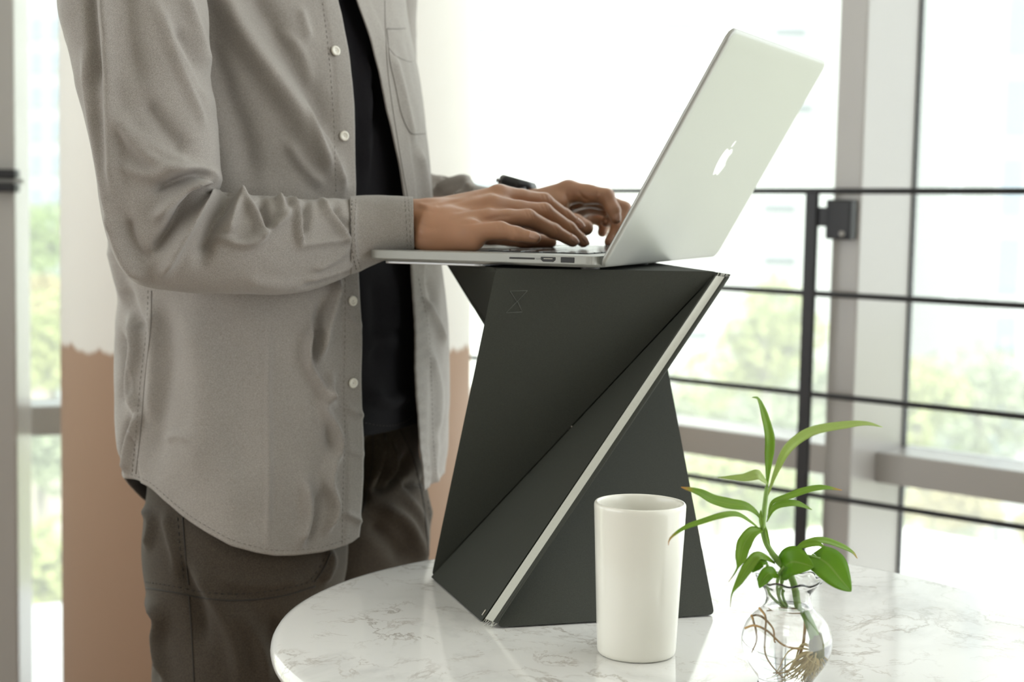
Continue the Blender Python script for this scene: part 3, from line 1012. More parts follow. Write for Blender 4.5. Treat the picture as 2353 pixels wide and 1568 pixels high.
# ================================================================== mug
m_china = mat('white_china', (.80, .78, .70), .22, noise=(4, .01), **{'Coat Weight': .4, 'Coat Roughness': .05})
mc = np.array([.1106, 1.3474, TAB])
mug = thing('mug', tuple(mc), 'tall plain white mug on the marble table in front of the dark stand', 'mug')
r0, r1, hh = .0333, .0389, .1302
pr_ = [(0.0005, .003), (.026, .003), (.027, .0008), (.0285, 0), (.0318, .0006), (.0331, .0022), (.0334, .0045)]
for t in np.linspace(.05, .96, 22): pr_.append((r0 + (r1 - r0) * t, hh * t))
pr_ += [(r1 - .0001, hh - .0030), (r1 - .0004, hh - .0012), (r1 - .0012, hh - .0002), (r1 - .0020, hh), (r1 - .0029, hh - .0005), (r1 - .0034, hh - .002)]
for t in np.linspace(.95, .08, 20): pr_.append((r0 + (r1 - r0) * t - .0037, hh * t))
pr_ += [(r0 - .006, .0075), (r0 - .012, .006), (.0005, .006)]
V, F = lathe(pr_, mc, 96)
mesh('body', V, F, m_china, mug)
ha = math.radians(117); hd = np.array([math.cos(ha), math.sin(ha), 0])
P = catmull([mc + hd * (.0362) + EZ * .108, mc + hd * .048 + EZ * .1125, mc + hd * .0585 + EZ * .103, mc + hd * .0600 + EZ * .080, mc + hd * .0545 + EZ * .055, mc + hd * .044 + EZ * .043, mc + hd * .0345 + EZ * .043], 40)
V, F = tube(P, .0058, 16); V = np.array(V)
mesh('handle', V, F, m_china, mug)

# ================================================================== vase and water
def glass(name, ior, col=(1, 1, 1), rough=0.0):
    m = bpy.data.materials.new(name); m.use_nodes = True
    b = m.node_tree.nodes['Principled BSDF']
    b.inputs['Base Color'].default_value = (*col, 1); b.inputs['Transmission Weight'].default_value = 1; b.inputs['IOR'].default_value = ior
    b.inputs['Roughness'].default_value = rough
    return m


vc = np.array([.2228, 1.2600, TAB])
vase = thing('glass_vase', tuple(vc), 'small round clear glass vase with ruffled rim at the front of the table', 'vase')
outer = [(.0205, 0), (.0222, .0012), (.0222, .0035), (.0215, .006), (.0250, .0115), (.0300, .0190), (.0340, .0270), (.0358, .0350), (.0352, .0430), (.0322, .0510), (.0270, .0580), (.0215, .0630), (.0186, .0672), (.0176, .0715), (.0182, .0760), (.0205, .0805), (.0236, .0845), (.0260, .0868), (.0264, .0876), (.0263, .0881), (.0260, .0883)]
inner = [(.0257, .0880), (.0230, .0848), (.0192, .0808), (.0168, .0762), (.0161, .0715), (.0170, .0674), (.0200, .0632), (.0256, .0572), (.0306, .0504), (.0335, .0430), (.0341, .0350), (.0323, .0274), (.0284, .0198), (.0232, .0125), (.0170, .0085), (.0005, .0078)]
pf_ = catmull(np.array([(r, z, 0) for r, z in outer]), 50); pi_ = catmull(np.array([(r, z, 0) for r, z in inner]), 50)
prv = [(0.0005, .0012), (.018, .0008)] + [(r, z) for r, z, _ in pf_] + [(r, z) for r, z, _ in pi_]
V, F = lathe(prv, vc, 96)
V = np.array(V)
rel = V - vc; ang = np.arctan2(rel[:, 1], rel[:, 0]); wv = np.clip((rel[:, 2] - .074) / .013, 0, 1) ** 1.5
V[:, 2] += wv * .0012 * np.cos(ang * 9); V[:, :2] *= 1
V[:, 0] += wv * .0012 * np.cos(ang * 9 + .6) * np.cos(ang); V[:, 1] += wv * .0012 * np.cos(ang * 9 + .6) * np.sin(ang)
mesh('glass_body', V, F, glass('clear_glass', 1.46), vase)
wl = .0655
pw = [(r + .0004, z) for r, z, _ in pi_[::-1] if z < wl]
rw_ = np.interp(wl, [z for r, z, _ in pi_[::-1]], [r for r, z, _ in pi_[::-1]])
pw = [(0.0004, .0076)] + pw[1:] + [(rw_ + .0004, wl), (rw_ - .002, wl - .0004), (.0004, wl - .0004)]
V, F = lathe(pw, vc, 96)
mesh('water', V, F, glass('clear_water', 1.33), vase)

# ================================================================== plant cuttings
def leafy(name, a, b, back):
    m = mat(name, a, .38, spec=.5)
    nt = m.node_tree; p = nt.nodes['Principled BSDF']
    tc = nt.nodes.new('ShaderNodeTexCoord'); wv_ = nt.nodes.new('ShaderNodeSeparateXYZ')
    at_ = nt.nodes.new('ShaderNodeAttribute'); at_.attribute_name = 'tip'
    nt.links.new(at_.outputs['Vector'], wv_.inputs[0])
    rp = nt.nodes.new('ShaderNodeMapRange'); rp.inputs['From Min'].default_value = .86; rp.inputs['From Max'].default_value = .97
    nt.links.new(wv_.outputs['X'], rp.inputs['Value'])
    nz = nt.nodes.new('ShaderNodeTexNoise'); nz.inputs['Scale'].default_value = 60
    nt.links.new(tc.outputs['Object'], nz.inputs['Vector'])
    m0 = nt.nodes.new('ShaderNodeMix'); m0.data_type = 'RGBA'; m0.inputs['A'].default_value = (*a, 1); m0.inputs['B'].default_value = (*b, 1)
    nt.links.new(nz.outputs['Fac'], m0.inputs['Factor'])
    mx = nt.nodes.new('ShaderNodeMix'); mx.data_type = 'RGBA'; mx.inputs['B'].default_value = (*back, 1)
    ml = nt.nodes.new('ShaderNodeMath'); ml.operation = 'MULTIPLY'
    nt.links.new(rp.outputs[0], ml.inputs[0]); nt.links.new(wv_.outputs['Y'], ml.inputs[1])
    nt.links.new(ml.outputs[0], mx.inputs['Factor']); nt.links.new(m0.outputs['Result'], mx.inputs['A'])
    # pale midrib
    m3 = nt.nodes.new('ShaderNodeMix'); m3.data_type = 'RGBA'; m3.inputs['B'].default_value = (.42, .52, .16, 1)
    rq = nt.nodes.new('ShaderNodeMapRange'); rq.inputs['From Min'].default_value = .0; rq.inputs['From Max'].default_value = .10
    rq.inputs['To Min'].default_value = .45; rq.inputs['To Max'].default_value = 0
    nt.links.new(wv_.outputs['Z'], rq.inputs['Value']); nt.links.new(rq.outputs[0], m3.inputs['Factor'])
    nt.links.new(mx.outputs['Result'], m3.inputs['A'])
    nt.links.new(m3.outputs['Result'], p.inputs['Base Color'])
    # thin leaves glow when lit from behind
    tl_ = nt.nodes.new('ShaderNodeBsdfTranslucent'); nt.links.new(m3.outputs['Result'], tl_.inputs[0])
    ms = nt.nodes.new('ShaderNodeMixShader'); ms.inputs[0].default_value = .52
    out = nt.nodes['Material Output']
    nt.links.new(p.outputs[0], ms.inputs[1]); nt.links.new(tl_.outputs[0], ms.inputs[2]); nt.links.new(ms.outputs[0], out.inputs[0])
    return m


m_lf = leafy('strap_leaf', (.20, .37, .03), (.31, .48, .06), (.62, .36, .10))
m_lf2 = leafy('pale_strap_leaf', (.42, .55, .17), (.52, .62, .24), (.60, .50, .2))
m_hl = leafy('heart_leaf', (.15, .34, .012), (.22, .42, .025), (.13, .34, .015))
m_stem = mat('green_stem', (.20, .34, .07), .45, noise=(90, .25))
m_root = mat('root_tan', (.48, .30, .12), .7, noise=(200, .3))
m_rootp = mat('root_pale', (.68, .55, .26), .7, noise=(200, .2))


def leaf(parent, pts, wmax, m, Y=None, brown=0.0, prof=None, cup=.25, twist=0.0, name='leaf', nrm=None, seg=36, heart=False):
    """ribbon leaf along points given as (photo x, photo y, world depth)"""
    P = catmull([at(*p) for p in pts], seg)
    T = np.gradient(P, axis=0); T /= np.linalg.norm(T, axis=1)[:, None]
    base = np.array(nrm if nrm is not None else (0.1, -.75, .65), float)
    V, att = [], []
    for i in range(seg):
        t = i / (seg - 1)
        n_ = base - T[i] * (base @ T[i]); n_ /= np.linalg.norm(n_)
        a = twist * t
        sdir = np.cross(T[i], n_); sdir = sdir * math.cos(a) + n_ * math.sin(a); n2 = np.cross(sdir, T[i])
        if heart: wv = wmax * (max(0, math.sin(math.pi * min(1, t * .92 + .08) ** .62)) ** .75) * (1 if t > .0 else .0)
        elif prof: wv = wmax * np.interp(t, *zip(*prof))
        else: wv = wmax * math.sin(math.pi * min(1, .06 + .94 * t) ** .8) ** .8
        wv = max(wv, wmax * .012)
        back = .0
        for j in range(7):
            s = (j - 3) / 3
            p = P[i] + sdir * s * wv + n2 * (abs(s) * cup * wv)
            if heart: p = p - T[i] * (abs(s) ** 1.5) * wmax * .55 * max(0, 1 - t * 3.2)
            V.append(p); att.append((t, brown, abs(s)))
    F = grid_faces(seg, 7)
    o = mesh(name, V, F, m, parent)
    a_ = o.data.attributes.new('tip', 'FLOAT_VECTOR', 'POINT')
    a_.data.foreach_set('vector', np.array(att, np.float32).ravel())
    solidify(o, .00035)
    return o


pt = thing('dracaena_cutting', tuple(vc + EZ * .01), 'upright green cutting with long strap leaves standing in the glass vase', 'plant')
VY = 1.260
stem_px = [(1858, 1500, 1.262), (1855, 1470, 1.262), (1846, 1440, 1.262), (1834, 1395, 1.261), (1826, 1350, 1.260), (1812, 1315, 1.259), (1788, 1290, 1.259), (1768, 1262, 1.258), (1757, 1238, 1.258), (1753, 1205, 1.258), (1757, 1165, 1.258), (1762, 1120, 1.258)]
P = catmull([at(*p) for p in stem_px], 60)
V, F = tube(P, np.interp(np.linspace(0, 1, 60), [0, .15, .5, .8, 1], [.0034, .0030, .0027, .0022, .0016]), 14)
mesh('stem', V, F, m_stem, pt)
SL = [(0, .10), (.12, .35), (.35, .9), (.5, 1), (.75, .8), (.92, .35), (1, .05)]
leaf(pt, [(1762, 1125, 1.258), (1766, 1060, 1.262), (1768, 1010, 1.262), (1757, 960, 1.258), (1742, 918, 1.252), (1728, 914, 1.249)], .0043, m_lf, prof=SL, brown=.0)
leaf(pt, [(1764, 1140, 1.258), (1785, 1080, 1.252), (1812, 1030, 1.245), (1865, 993, 1.240), (1940, 978, 1.238), (1990, 974, 1.240), (2028, 982, 1.243)], .0042, m_lf2, prof=SL, brown=0)
leaf(pt, [(1763, 1112, 1.258), (1748, 1098, 1.250), (1738, 1092, 1.246), (1710, 1098, 1.246), (1680, 1098, 1.248), (1648, 1098, 1.250)], .0042, m_lf2, prof=[(0, .3), (.25, .9), (.4, 1), (.7, .55), (1, .03)], twist=.6)
leaf(pt, [(1752, 1200, 1.258), (1738, 1180, 1.254), (1715, 1165, 1.250), (1680, 1160, 1.246), (1640, 1150, 1.243), (1605, 1132, 1.241), (1565, 1120, 1.240)], .0050, m_lf, prof=SL, brown=1.0)
leaf(pt, [(1752, 1222, 1.258), (1725, 1200, 1.248), (1695, 1183, 1.240), (1660, 1185, 1.232), (1610, 1200, 1.226), (1570, 1215, 1.222), (1540, 1238, 1.220), (1536, 1254, 1.220)], .0026, m_lf, prof=SL, brown=1.0)
leaf(pt, [(1764, 1190, 1.258), (1775, 1155, 1.262), (1810, 1142, 1.266), (1850, 1128, 1.270), (1890, 1121, 1.274), (1935, 1127, 1.278)], .0030, m_lf, prof=SL, brown=1.0)
leaf(pt, [(1762, 1200, 1.258), (1775, 1172, 1.263), (1795, 1160, 1.268), (1830, 1158, 1.272), (1866, 1172, 1.276)], .0032, m_lf, prof=SL)
leaf(pt, [(1752, 1222, 1.258), (1748, 1195, 1.254), (1748, 1172, 1.252)], .0018, m_lf, prof=SL)
leaf(pt, [(1758, 1205, 1.258), (1762, 1232, 1.254), (1770, 1255, 1.253)], .0016, m_lf, prof=SL)
leaf(pt, [(1752, 1218, 1.257), (1728, 1225, 1.248), (1708, 1255, 1.244), (1700, 1290, 1.243), (1690, 1315, 1.243), (1674, 1338, 1.244)], .0060, m_lf, prof=[(0, .25), (.2, .75), (.42, 1), (.62, .75), (.76, .12), (1, .02)], brown=.8, cup=.35)
leaf(pt, [(1780, 1295, 1.259), (1758, 1283, 1.25), (1738, 1280, 1.245), (1718, 1305, 1.242), (1698, 1338, 1.240), (1682, 1365, 1.239), (1678, 1396, 1.239)], .0045, m_lf, prof=[(0, .2), (.3, .8), (.5, 1), (.7, .6), (.83, .12), (1, .02)], brown=.6, cup=.4)
# root ball in the water
g = []
R_ = np.random.RandomState(11)
bp_ = at(1857, 1490, 1.262)
for i in range(46):
    a = R_.rand() * 2 * math.pi; rr = .012 + .018 * R_.rand(); dz = -.010 - .022 * R_.rand()
    e = bp_ + np.array([math.cos(a) * rr, math.sin(a) * rr, dz])
    e[:2] = vc[:2] + (e[:2] - vc[:2]) * min(1, .029 / (np.linalg.norm(e[:2] - vc[:2]) + 1e-6))
    e[2] = max(e[2], TAB + .010)
    k_ = np.linalg.norm(e[:2] - vc[:2]); lim = np.interp(e[2] - TAB, [.009, .0125, .0198, .0274, .035], [.016, .022, .0275, .0312, .033])
    if k_ > lim: e[:2] = vc[:2] + (e[:2] - vc[:2]) * lim / k_
    mid = (bp_ + e) / 2 + R_.randn(3) * .004
    mk = np.linalg.norm(mid[:2] - vc[:2])
    if mk > .03: mid[:2] = vc[:2] + (mid[:2] - vc[:2]) * .03 / mk
    g.append(tube(catmull([bp_, mid, e], 14), np.linspace(.0006 if i % 4 else .0011, .0002, 14), 6))
V, F = merge(*g); tag(mesh('roots', V, F, m_rootp, pt), kind='stuff')
V, F = lathe([(.0028, -.006), (.0042, -.002), (.0044, .003), (.0034, .009)], bp_, 16, True, True)
mesh('root_crown', V, F, mat('root_crown_green', (.20, .20, .08), .8, noise=(300, .4)), pt)

pp = thing('pothos_cutting', tuple(vc + np.array([.006, 0, .02])), 'bushy low cutting with glossy heart-shaped leaves in the glass vase', 'plant')
S0 = at(1806, 1415, 1.262)
def pstem(pts, r=.0011):
    P = catmull([at(*p) for p in pts], 30); V, F = tube(P, r, 8); return mesh('leaf_stalk', V, F, m_stem, pp)
pstem([(1812, 1405, 1.262), (1795, 1385, 1.262), (1786, 1350, 1.258), (1790, 1320, 1.252), (1802, 1304, 1.248)], .0013)
pstem([(1815, 1402, 1.262), (1802, 1380, 1.264), (1796, 1345, 1.262), (1800, 1300, 1.262), (1845, 1278, 1.258), (1885, 1285, 1.252)], .0012)
pstem([(1812, 1403, 1.262), (1780, 1378, 1.258), (1764, 1350, 1.252), (1760, 1318, 1.250), (1764, 1298, 1.249)])
pstem([(1812, 1405, 1.262), (1790, 1375, 1.268), (1800, 1330, 1.272), (1815, 1280, 1.276), (1826, 1262, 1.278)])
pstem([(1812, 1405, 1.262), (1790, 1372, 1.256), (1786, 1345, 1.248), (1790, 1326, 1.246)])
# heart leaves: each is one cupped blade
leaf(pp, [(1806, 1300, 1.252), (1822, 1292, 1.246), (1845, 1296, 1.243), (1870, 1304, 1.241)], .0130, m_hl, heart=True, cup=.14, nrm=(-.2, -.80, .55))
leaf(pp, [(1884, 1284, 1.252), (1905, 1300, 1.245), (1930, 1330, 1.240), (1956, 1360, 1.238)], .0140, m_hl, heart=True, cup=.10, nrm=(.25, -.9, .30))
leaf(pp, [(1764, 1296, 1.249), (1748, 1290, 1.247), (1735, 1302, 1.246), (1729, 1316, 1.246)], .0055, m_hl, prof=SL, cup=.3)
leaf(pp, [(1790, 1328, 1.246), (1770, 1318, 1.241), (1755, 1330, 1.239), (1745, 1352, 1.238)], .0055, m_hl, prof=SL, cup=.4, brown=.5)
leaf(pp, [(1826, 1264, 1.278), (1850, 1248, 1.280), (1890, 1244, 1.282), (1930, 1256, 1.282), (1958, 1270, 1.282), (1970, 1284, 1.282)], .0048, m_lf, prof=SL, brown=.8, nrm=(.0, -.35, .94))
leaf(pp, [(1822, 1268, 1.276), (1845, 1254, 1.276), (1875, 1250, 1.275), (1896, 1258, 1.274)], .0032, m_lf, prof=SL)
g = []
for pts in ([(1812, 1405, 1.262), (1790, 1408, 1.262), (1770, 1412, 1.262)], [(1838, 1418, 1.262), (1838, 1450, 1.268), (1830, 1490, 1.270), (1808, 1520, 1.265), (1785, 1528, 1.26)],
            [(1725, 1415, 1.262), (1755, 1425, 1.258), (1780, 1450, 1.252), (1784, 1475, 1.25), (1786, 1478, 1.25)], [(1712, 1444, 1.25), (1735, 1438, 1.244), (1765, 1452, 1.24), (1800, 1482, 1.244), (1832, 1490, 1.252)],
            [(1728, 1418, 1.256), (1742, 1450, 1.25), (1746, 1475, 1.25), (1735, 1498, 1.25)], [(1745, 1398, 1.258), (1760, 1420, 1.246), (1760, 1460, 1.238), (1764, 1505, 1.24), (1800, 1548, 1.246)]):
    P = catmull([at(*p) for p in pts], 24); g.append(tube(P, np.linspace(.0010, .0005, 24), 6))
V, F = merge(*g); mesh('roots', V, F, m_root, pp)
V, F = tube(catmull([at(1795, 1404, 1.262), at(1815, 1410, 1.262), at(1838, 1414, 1.262)], 10), [.0016, .002, .0024, .0026, .0026, .0026, .0025, .0022, .002, .0016], 10)
mesh('root_crown', V, F, mat('root_crown_brown', (.42, .28, .15), .8, noise=(300, .3)), pp)
# ================================================================== person
TH = math.radians(24)
PF = np.array([math.cos(TH), -math.sin(TH), 0])          # the way the person faces
PR = np.array([PF[1], -PF[0], 0])                        # the person's right
PC = np.array([-0.254, 1.80, 0])


def pw3(f, r, z): return PC + PF * f + PR * r + EZ * z


def skin_mat():
    m = mat('skin', (.42, .22, .125), .38, spec=.55)
    nt = m.node_tree; b = nt.nodes['Principled BSDF']
    b.inputs['Subsurface Weight'].default_value = .12; b.inputs['Subsurface Radius'].default_value = (.010, .004, .002); b.inputs['Subsurface Scale'].default_value = .4
    tc = nt.nodes.new('ShaderNodeTexCoord')
    n = nt.nodes.new('ShaderNodeTexNoise'); n.inputs['Scale'].default_value = 45; n.inputs['Detail'].default_value = 5
    nt.links.new(tc.outputs['Object'], n.inputs['Vector'])
    mx = nt.nodes.new('ShaderNodeMix'); mx.data_type = 'RGBA'; mx.inputs['A'].default_value = (.38, .195, .108, 1); mx.inputs['B'].default_value = (.46, .235, .14, 1)
    nt.links.new(n.outputs['Fac'], mx.inputs['Factor']); nt.links.new(mx.outputs['Result'], b.inputs['Base Color'])
    v = nt.nodes.new('ShaderNodeTexVoronoi'); v.inputs['Scale'].default_value = 900
    nt.links.new(tc.outputs['Object'], v.inputs['Vector'])
    bp = nt.nodes.new('ShaderNodeBump'); bp.inputs['Strength'].default_value = .12; bp.inputs['Distance'].default_value = .0003
    nt.links.new(v.outputs['Distance'], bp.inputs['Height']); nt.links.new(bp.outputs['Normal'], b.inputs['Normal'])
    return m


m_skin = skin_mat()
m_nail = mat('fingernail', (.52, .305, .22), .25, spec=.5)


def px2m(r, Y): return r * Y / FPX


def hand_sdf(chains, pads, k=.006):
    """chains: one per finger, rows of (px, py, Y, radius px); pads: palm masses (a, b, ra, rb)"""
    seg = []
    for ch in chains:
        P = [at(x, y, Y) for x, y, Y, r in ch]; R = [px2m(r, Y) for x, y, Y, r in ch]
        seg.append([(P[i], P[i + 1], R[i], R[i + 1]) for i in range(len(P) - 1)])
    pd = [(at(*a[:3]), at(*b[:3]), px2m(a[3], a[2]), px2m(b[3], b[2])) for a, b in pads]

    def fn(X):
        pal = None
        for a, b, ra, rb in pd:
            d = cone_d(X, a, b, ra, rb); pal = d if pal is None else smin(pal, d, .010)
        out = pal
        for ch in seg:
            f = None
            for a, b, ra, rb in ch:
                d = cone_d(X, a, b, ra, rb); f = d if f is None else smin(f, d, .0035)
            out = smin(out, f, k)
        return out
    return fn, seg, pd


# ---- right hand: (photo x, photo y, depth, radius in photo pixels) for knuckle .. fingertip
R_FING = [
    [(1085, 532, 1.598, 26), (1150, 530, 1.592, 20.5), (1186, 538, 1.588, 17), (1230, 547, 1.586, 13.5)],          # little finger
    [(1122, 504, 1.618, 25), (1168, 502, 1.624, 21), (1213, 501, 1.630, 20), (1272, 531, 1.642, 17), (1316, 555, 1.652, 13.5)],         # ring finger
    [(1135, 474, 1.640, 26), (1195, 482, 1.648, 20.5), (1250, 486, 1.656, 19.5), (1307, 526, 1.668, 16.5), (1340, 556, 1.676, 13.5)],   # middle finger
    [(1148, 450, 1.662, 26), (1200, 456, 1.670, 20.5), (1250, 463, 1.678, 19), (1300, 498, 1.686, 16), (1330, 518, 1.690, 12.5)],       # index finger
    [(1040, 515, 1.655, 30), (1125, 538, 1.690, 24), (1205, 551, 1.705, 19), (1266, 556, 1.712, 14)],                                   # thumb
]
R_PAD = [((930, 500, 1.640, 43), (1000, 503, 1.632, 41)), ((930, 535, 1.626, 38), (1005, 543, 1.614, 33)),
         ((990, 490, 1.645, 32), (1145, 455, 1.660, 27)), ((990, 500, 1.632, 34), (1130, 478, 1.640, 27)), ((990, 515, 1.615, 36), (1115, 508, 1.618, 27)),
         ((990, 535, 1.612, 36), (1085, 534, 1.600, 28)), ((990, 546, 1.612, 31), (1085, 551, 1.598, 27)), ((1000, 510, 1.650, 34), (1110, 515, 1.665, 28)),
         ((860, 515, 1.632, 44), (940, 510, 1.630, 42))]
fnR, segR, padR = hand_sdf(R_FING, R_PAD)
allp = np.array([p for s in segR for q in s for p in q[:2]] + [p for q in padR for p in q[:2]])


def tendons(lines, amp, wd):
    ls = [(at(*a), at(*b)) for a, b in lines]
    def f(V):
        d = np.zeros(len(V))
        for a, b in ls:
            e = b - a; t = np.clip(((V - a) @ e) / (e @ e), 0, 1)
            dist = np.linalg.norm(np.cross(V - a, e) / np.linalg.norm(e), axis=1)
            side = t * (1 - t) * 4
            d += amp * np.exp(-(dist / wd) ** 2) * side
        return d
    return f


def build_hand(fn, pts, h=.00125, m=.03):
    V, F = surface_nets(fn, pts.min(0) - m, pts.max(0) + m, h)
    return smooth_mesh(V, F, 3), F


VR, FR = build_hand(fnR, allp)
NR = vert_normals(VR, FR)
# tendons, knuckle creases, web hollows (photo polylines pressed into the near side)
VR = folds(VR, NR, [
    ([(955, 470), (985, 474), (1015, 470), (1060, 458), (1120, 440)], 7, .0012),
    ([(1000, 484), (1050, 474), (1100, 462), (1135, 452)], 7, .0011), ([(990, 478), (1040, 466), (1090, 452)], 5, -.0008),
    ([(1030, 500), (1080, 492), (1120, 484)], 8, .0007), ([(1040, 488), (1085, 480), (1120, 474)], 5, -.0008),
    ([(960, 470), (990, 480), (1010, 476)], 5, .0009),
    ([(1060, 515), (1100, 510), (1140, 503)], 5, -.0010), ([(1085, 510), (1130, 500), (1180, 496)], 5, -.0006),
    ([(1205, 482), (1212, 498)], 2.2, -.0005), ([(1213, 481), (1221, 500)], 2.2, -.0005), ([(1222, 484), (1229, 502)], 2.2, -.0004),
    ([(1240, 468), (1246, 482)], 2.2, -.0005), ([(1249, 467), (1257, 484)], 2.2, -.0005), ([(1258, 470), (1265, 486)], 2.2, -.0004),
    ([(1243, 446), (1246, 458)], 2.2, -.0005), ([(1252, 446), (1257, 459)], 2.2, -.0005), ([(1262, 450), (1267, 464)], 2.2, -.0004),
    ([(1140, 512), (1146, 528)], 2.2, -.0004), ([(1150, 511), (1156, 528)], 2.2, -.0004),
    ([(1272, 516), (1282, 534)], 2, -.0004), ([(1310, 512), (1319, 528)], 2, -.0004), ([(1300, 484), (1309, 500)], 2, -.0004), ([(1182, 524), (1188, 545)], 2, -.0004),
    ([(1102, 566), (1112, 560), (1122, 556)], 2.5, -.0007), ([(960, 515), (990, 525), (1010, 522)], 8, -.0006), ([(955, 545), (985, 550)], 8, -.0005),
])
# ---- left hand
L_FING = [
    [(1308, 440, 1.795, 25), (1350, 446, 1.790, 22), (1393, 452, 1.785, 19), (1410, 484, 1.778, 16), (1415, 503, 1.774, 12.5)],                                # index finger
    [(1330, 452, 1.820, 24), (1385, 462, 1.825, 20), (1434, 480, 1.828, 17), (1420, 526, 1.815, 16.5), (1401, 556, 1.806, 13.5)],       # middle finger
    [(1335, 470, 1.845, 23), (1390, 478, 1.850, 18), (1420, 490, 1.850, 16), (1402, 506, 1.838, 15), (1392, 510, 1.832, 12)],            # ring finger
    [(1325, 492, 1.862, 21), (1368, 500, 1.870, 16), (1392, 512, 1.870, 14), (1384, 534, 1.862, 12)],                                    # little finger
    [(1232, 508, 1.785, 28), (1278, 503, 1.762, 22), (1322, 512, 1.748, 19.5), (1346, 524, 1.742, 18.5)],                                # thumb
]
L_PAD = [((1130, 488, 1.815, 48), (1215, 486, 1.812, 45)), ((1130, 505, 1.830, 44), (1215, 505, 1.832, 42)), ((1215, 480, 1.805, 40), (1305, 442, 1.797, 27)),
         ((1215, 490, 1.822, 38), (1328, 455, 1.822, 26)), ((1215, 500, 1.838, 38), (1332, 474, 1.845, 25)), ((1220, 512, 1.850, 36), (1325, 496, 1.862, 24)), ((1225, 495, 1.790, 34), (1285, 468, 1.785, 24))]
fnL, segL, padL = hand_sdf(L_FING, L_PAD)
allL = np.array([p for s in segL for q in s for p in q[:2]] + [p for q in padL for p in q[:2]])
VL, FL = build_hand(fnL, allL, .0014)
NL = vert_normals(VL, FL)
VL = folds(VL, NL, [([(1302, 445), (1308, 462), (1308, 478)], 3, -.0012), ([(1330, 440), (1340, 455), (1352, 460)], 3, -.0009), ([(1373, 440), (1373, 456), (1378, 464)], 2.5, -.0010),
                    ([(1310, 478), (1330, 476), (1350, 466)], 4, .0008), ([(1392, 448), (1400, 470)], 3, -.0004), ([(1360, 424), (1385, 428)], 4, .0004)])
# ---- rest of the body, coarser because it is clothed
def tp(*a): return pw3(*a)


AR = [at(320, -40, 1.585), at(392, 560, 1.555), at(860, 520, 1.632)]      # right shoulder, elbow, wrist end
AL = [at(835, -30, 2.0), at(885, 505, 1.975), at(1140, 500, 1.832)]
hip = [tp(-.01, .09, .90), tp(-.01, -.09, .90)]
knee = [tp(.02, .105, .48), tp(.02, -.105, .48)]
ank = [tp(-.01, .11, .09), tp(-.01, -.11, .09)]
toe = [tp(.14, .125, .035), tp(.14, -.125, .035)]
BODY = [  # (a, b, ra, rb)
    (tp(-.01, 0, .95), tp(-.01, 0, 1.08), .095, .095), (tp(-.01, .06, .92), tp(-.01, -.06, .92), .085, .085), (tp(-.01, 0, 1.08), tp(-.02, 0, 1.28), .095, .09),
    (tp(-.03, .08, 1.28), tp(-.03, -.08, 1.28), .075, .075), (tp(-.03, .11, 1.385), tp(-.03, -.11, 1.385), .045, .045), (tp(-.03, 0, 1.36), tp(.0, 0, 1.53), .060, .056),
    (tp(-.03, .10, 1.375), AR[0], .04, .034), (AR[0], AR[1], .034, .028), (AR[1], AR[2], .028, .026), (tp(-.03, -.10, 1.375), AL[0], .038, .032), (AL[0], AL[1], .032, .026), (AL[1], AL[2], .028, .026)]
for s in (0, 1):
    BODY += [(hip[s], knee[s], .080, .052), (knee[s], ank[s], .056, .037), (ank[s], toe[s], .036, .028)]
HC = tp(.02, 0, 1.635)
HEAD = [(HC + PF * -.02 + EZ * .025, HC + PF * .01 + EZ * .02, .092, .086), (HC + PF * .015 - EZ * .04, HC + PF * .05 - EZ * .085, .066, .040), (tp(0, .0, 1.5), HC - EZ * .05, .056, .058),
        (HC + PF * .092 + EZ * .005, HC + PF * .108 - EZ * .035, .008, .014), (HC + PF * .085 - EZ * .068 + PR * .02, HC + PF * .085 - EZ * .068 - PR * .02, .010, .010),
        (HC + PR * .083 + EZ * .012, HC + PR * .086 - EZ * .028, .018, .012), (HC - PR * .083 + EZ * .012, HC - PR * .086 - EZ * .028, .018, .012),
        (HC + PF * .080 + EZ * .03 + PR * .05, HC + PF * .082 + EZ * .03 - PR * .05, .014, .014)]


def fn_body(X):
    d = None
    for a, b, ra, rb in BODY + HEAD[:3]:
        e = cone_d(X, a, b, ra, rb); d = e if d is None else smin(d, e, .03)
    for a, b, ra, rb in HEAD[3:]:
        d = smin(d, cone_d(X, a, b, ra, rb), .008)
    return d


bp_ = np.array([p for q in BODY + HEAD for p in q[:2]])
VB, FB = surface_nets(fn_body, bp_.min(0) - .14, bp_.max(0) + .14, .0085)
VB = smooth_mesh(VB, FB, 2)
V, F = merge((VB, FB), (VR, FR), (VL, FL))
person = root_mesh('person', V, F, m_skin, tuple(PC), 'person in an open grey shirt and dark trousers, standing and typing on the laptop', 'person')
# eyes, brows and hair (above the frame, kept simple)
m_hair = mat('dark_hair', (.02, .015, .012), .5, bump=(300, .5, .002))
for s in (1, -1):
    V, F = lathe([(.0005, -.012), (.006, -.0105), (.0105, -.006), (.012, 0), (.0105, .006), (.006, .0105), (.0005, .012)], HC + PF * .083 + PR * s * .032 + EZ * .008, 20)
    mesh('eye', V, F, mat('eye_white', (.75, .73, .7), .2), person)
    V, F = tube(catmull([HC + PF * .092 + PR * s * .015 + EZ * .032, HC + PF * .094 + PR * s * .032 + EZ * .037, HC + PF * .080 + PR * s * .052 + EZ * .032], 10), .003, 6)
    mesh('eyebrow', V, F, m_hair, person)
V, F = tube(catmull([HC + PF * .090 - EZ * .068 + PR * .024, HC + PF * .098 - EZ * .067, HC + PF * .090 - EZ * .068 - PR * .024], 12), np.array([.002, .005, .0055, .006, .006, .006, .006, .006, .006, .0055, .005, .002]), 8)
mesh('lips', V, F, mat('lip_skin', (.42, .18, .14), .45), person)
hd0 = HC + EZ * .03 - PF * .01


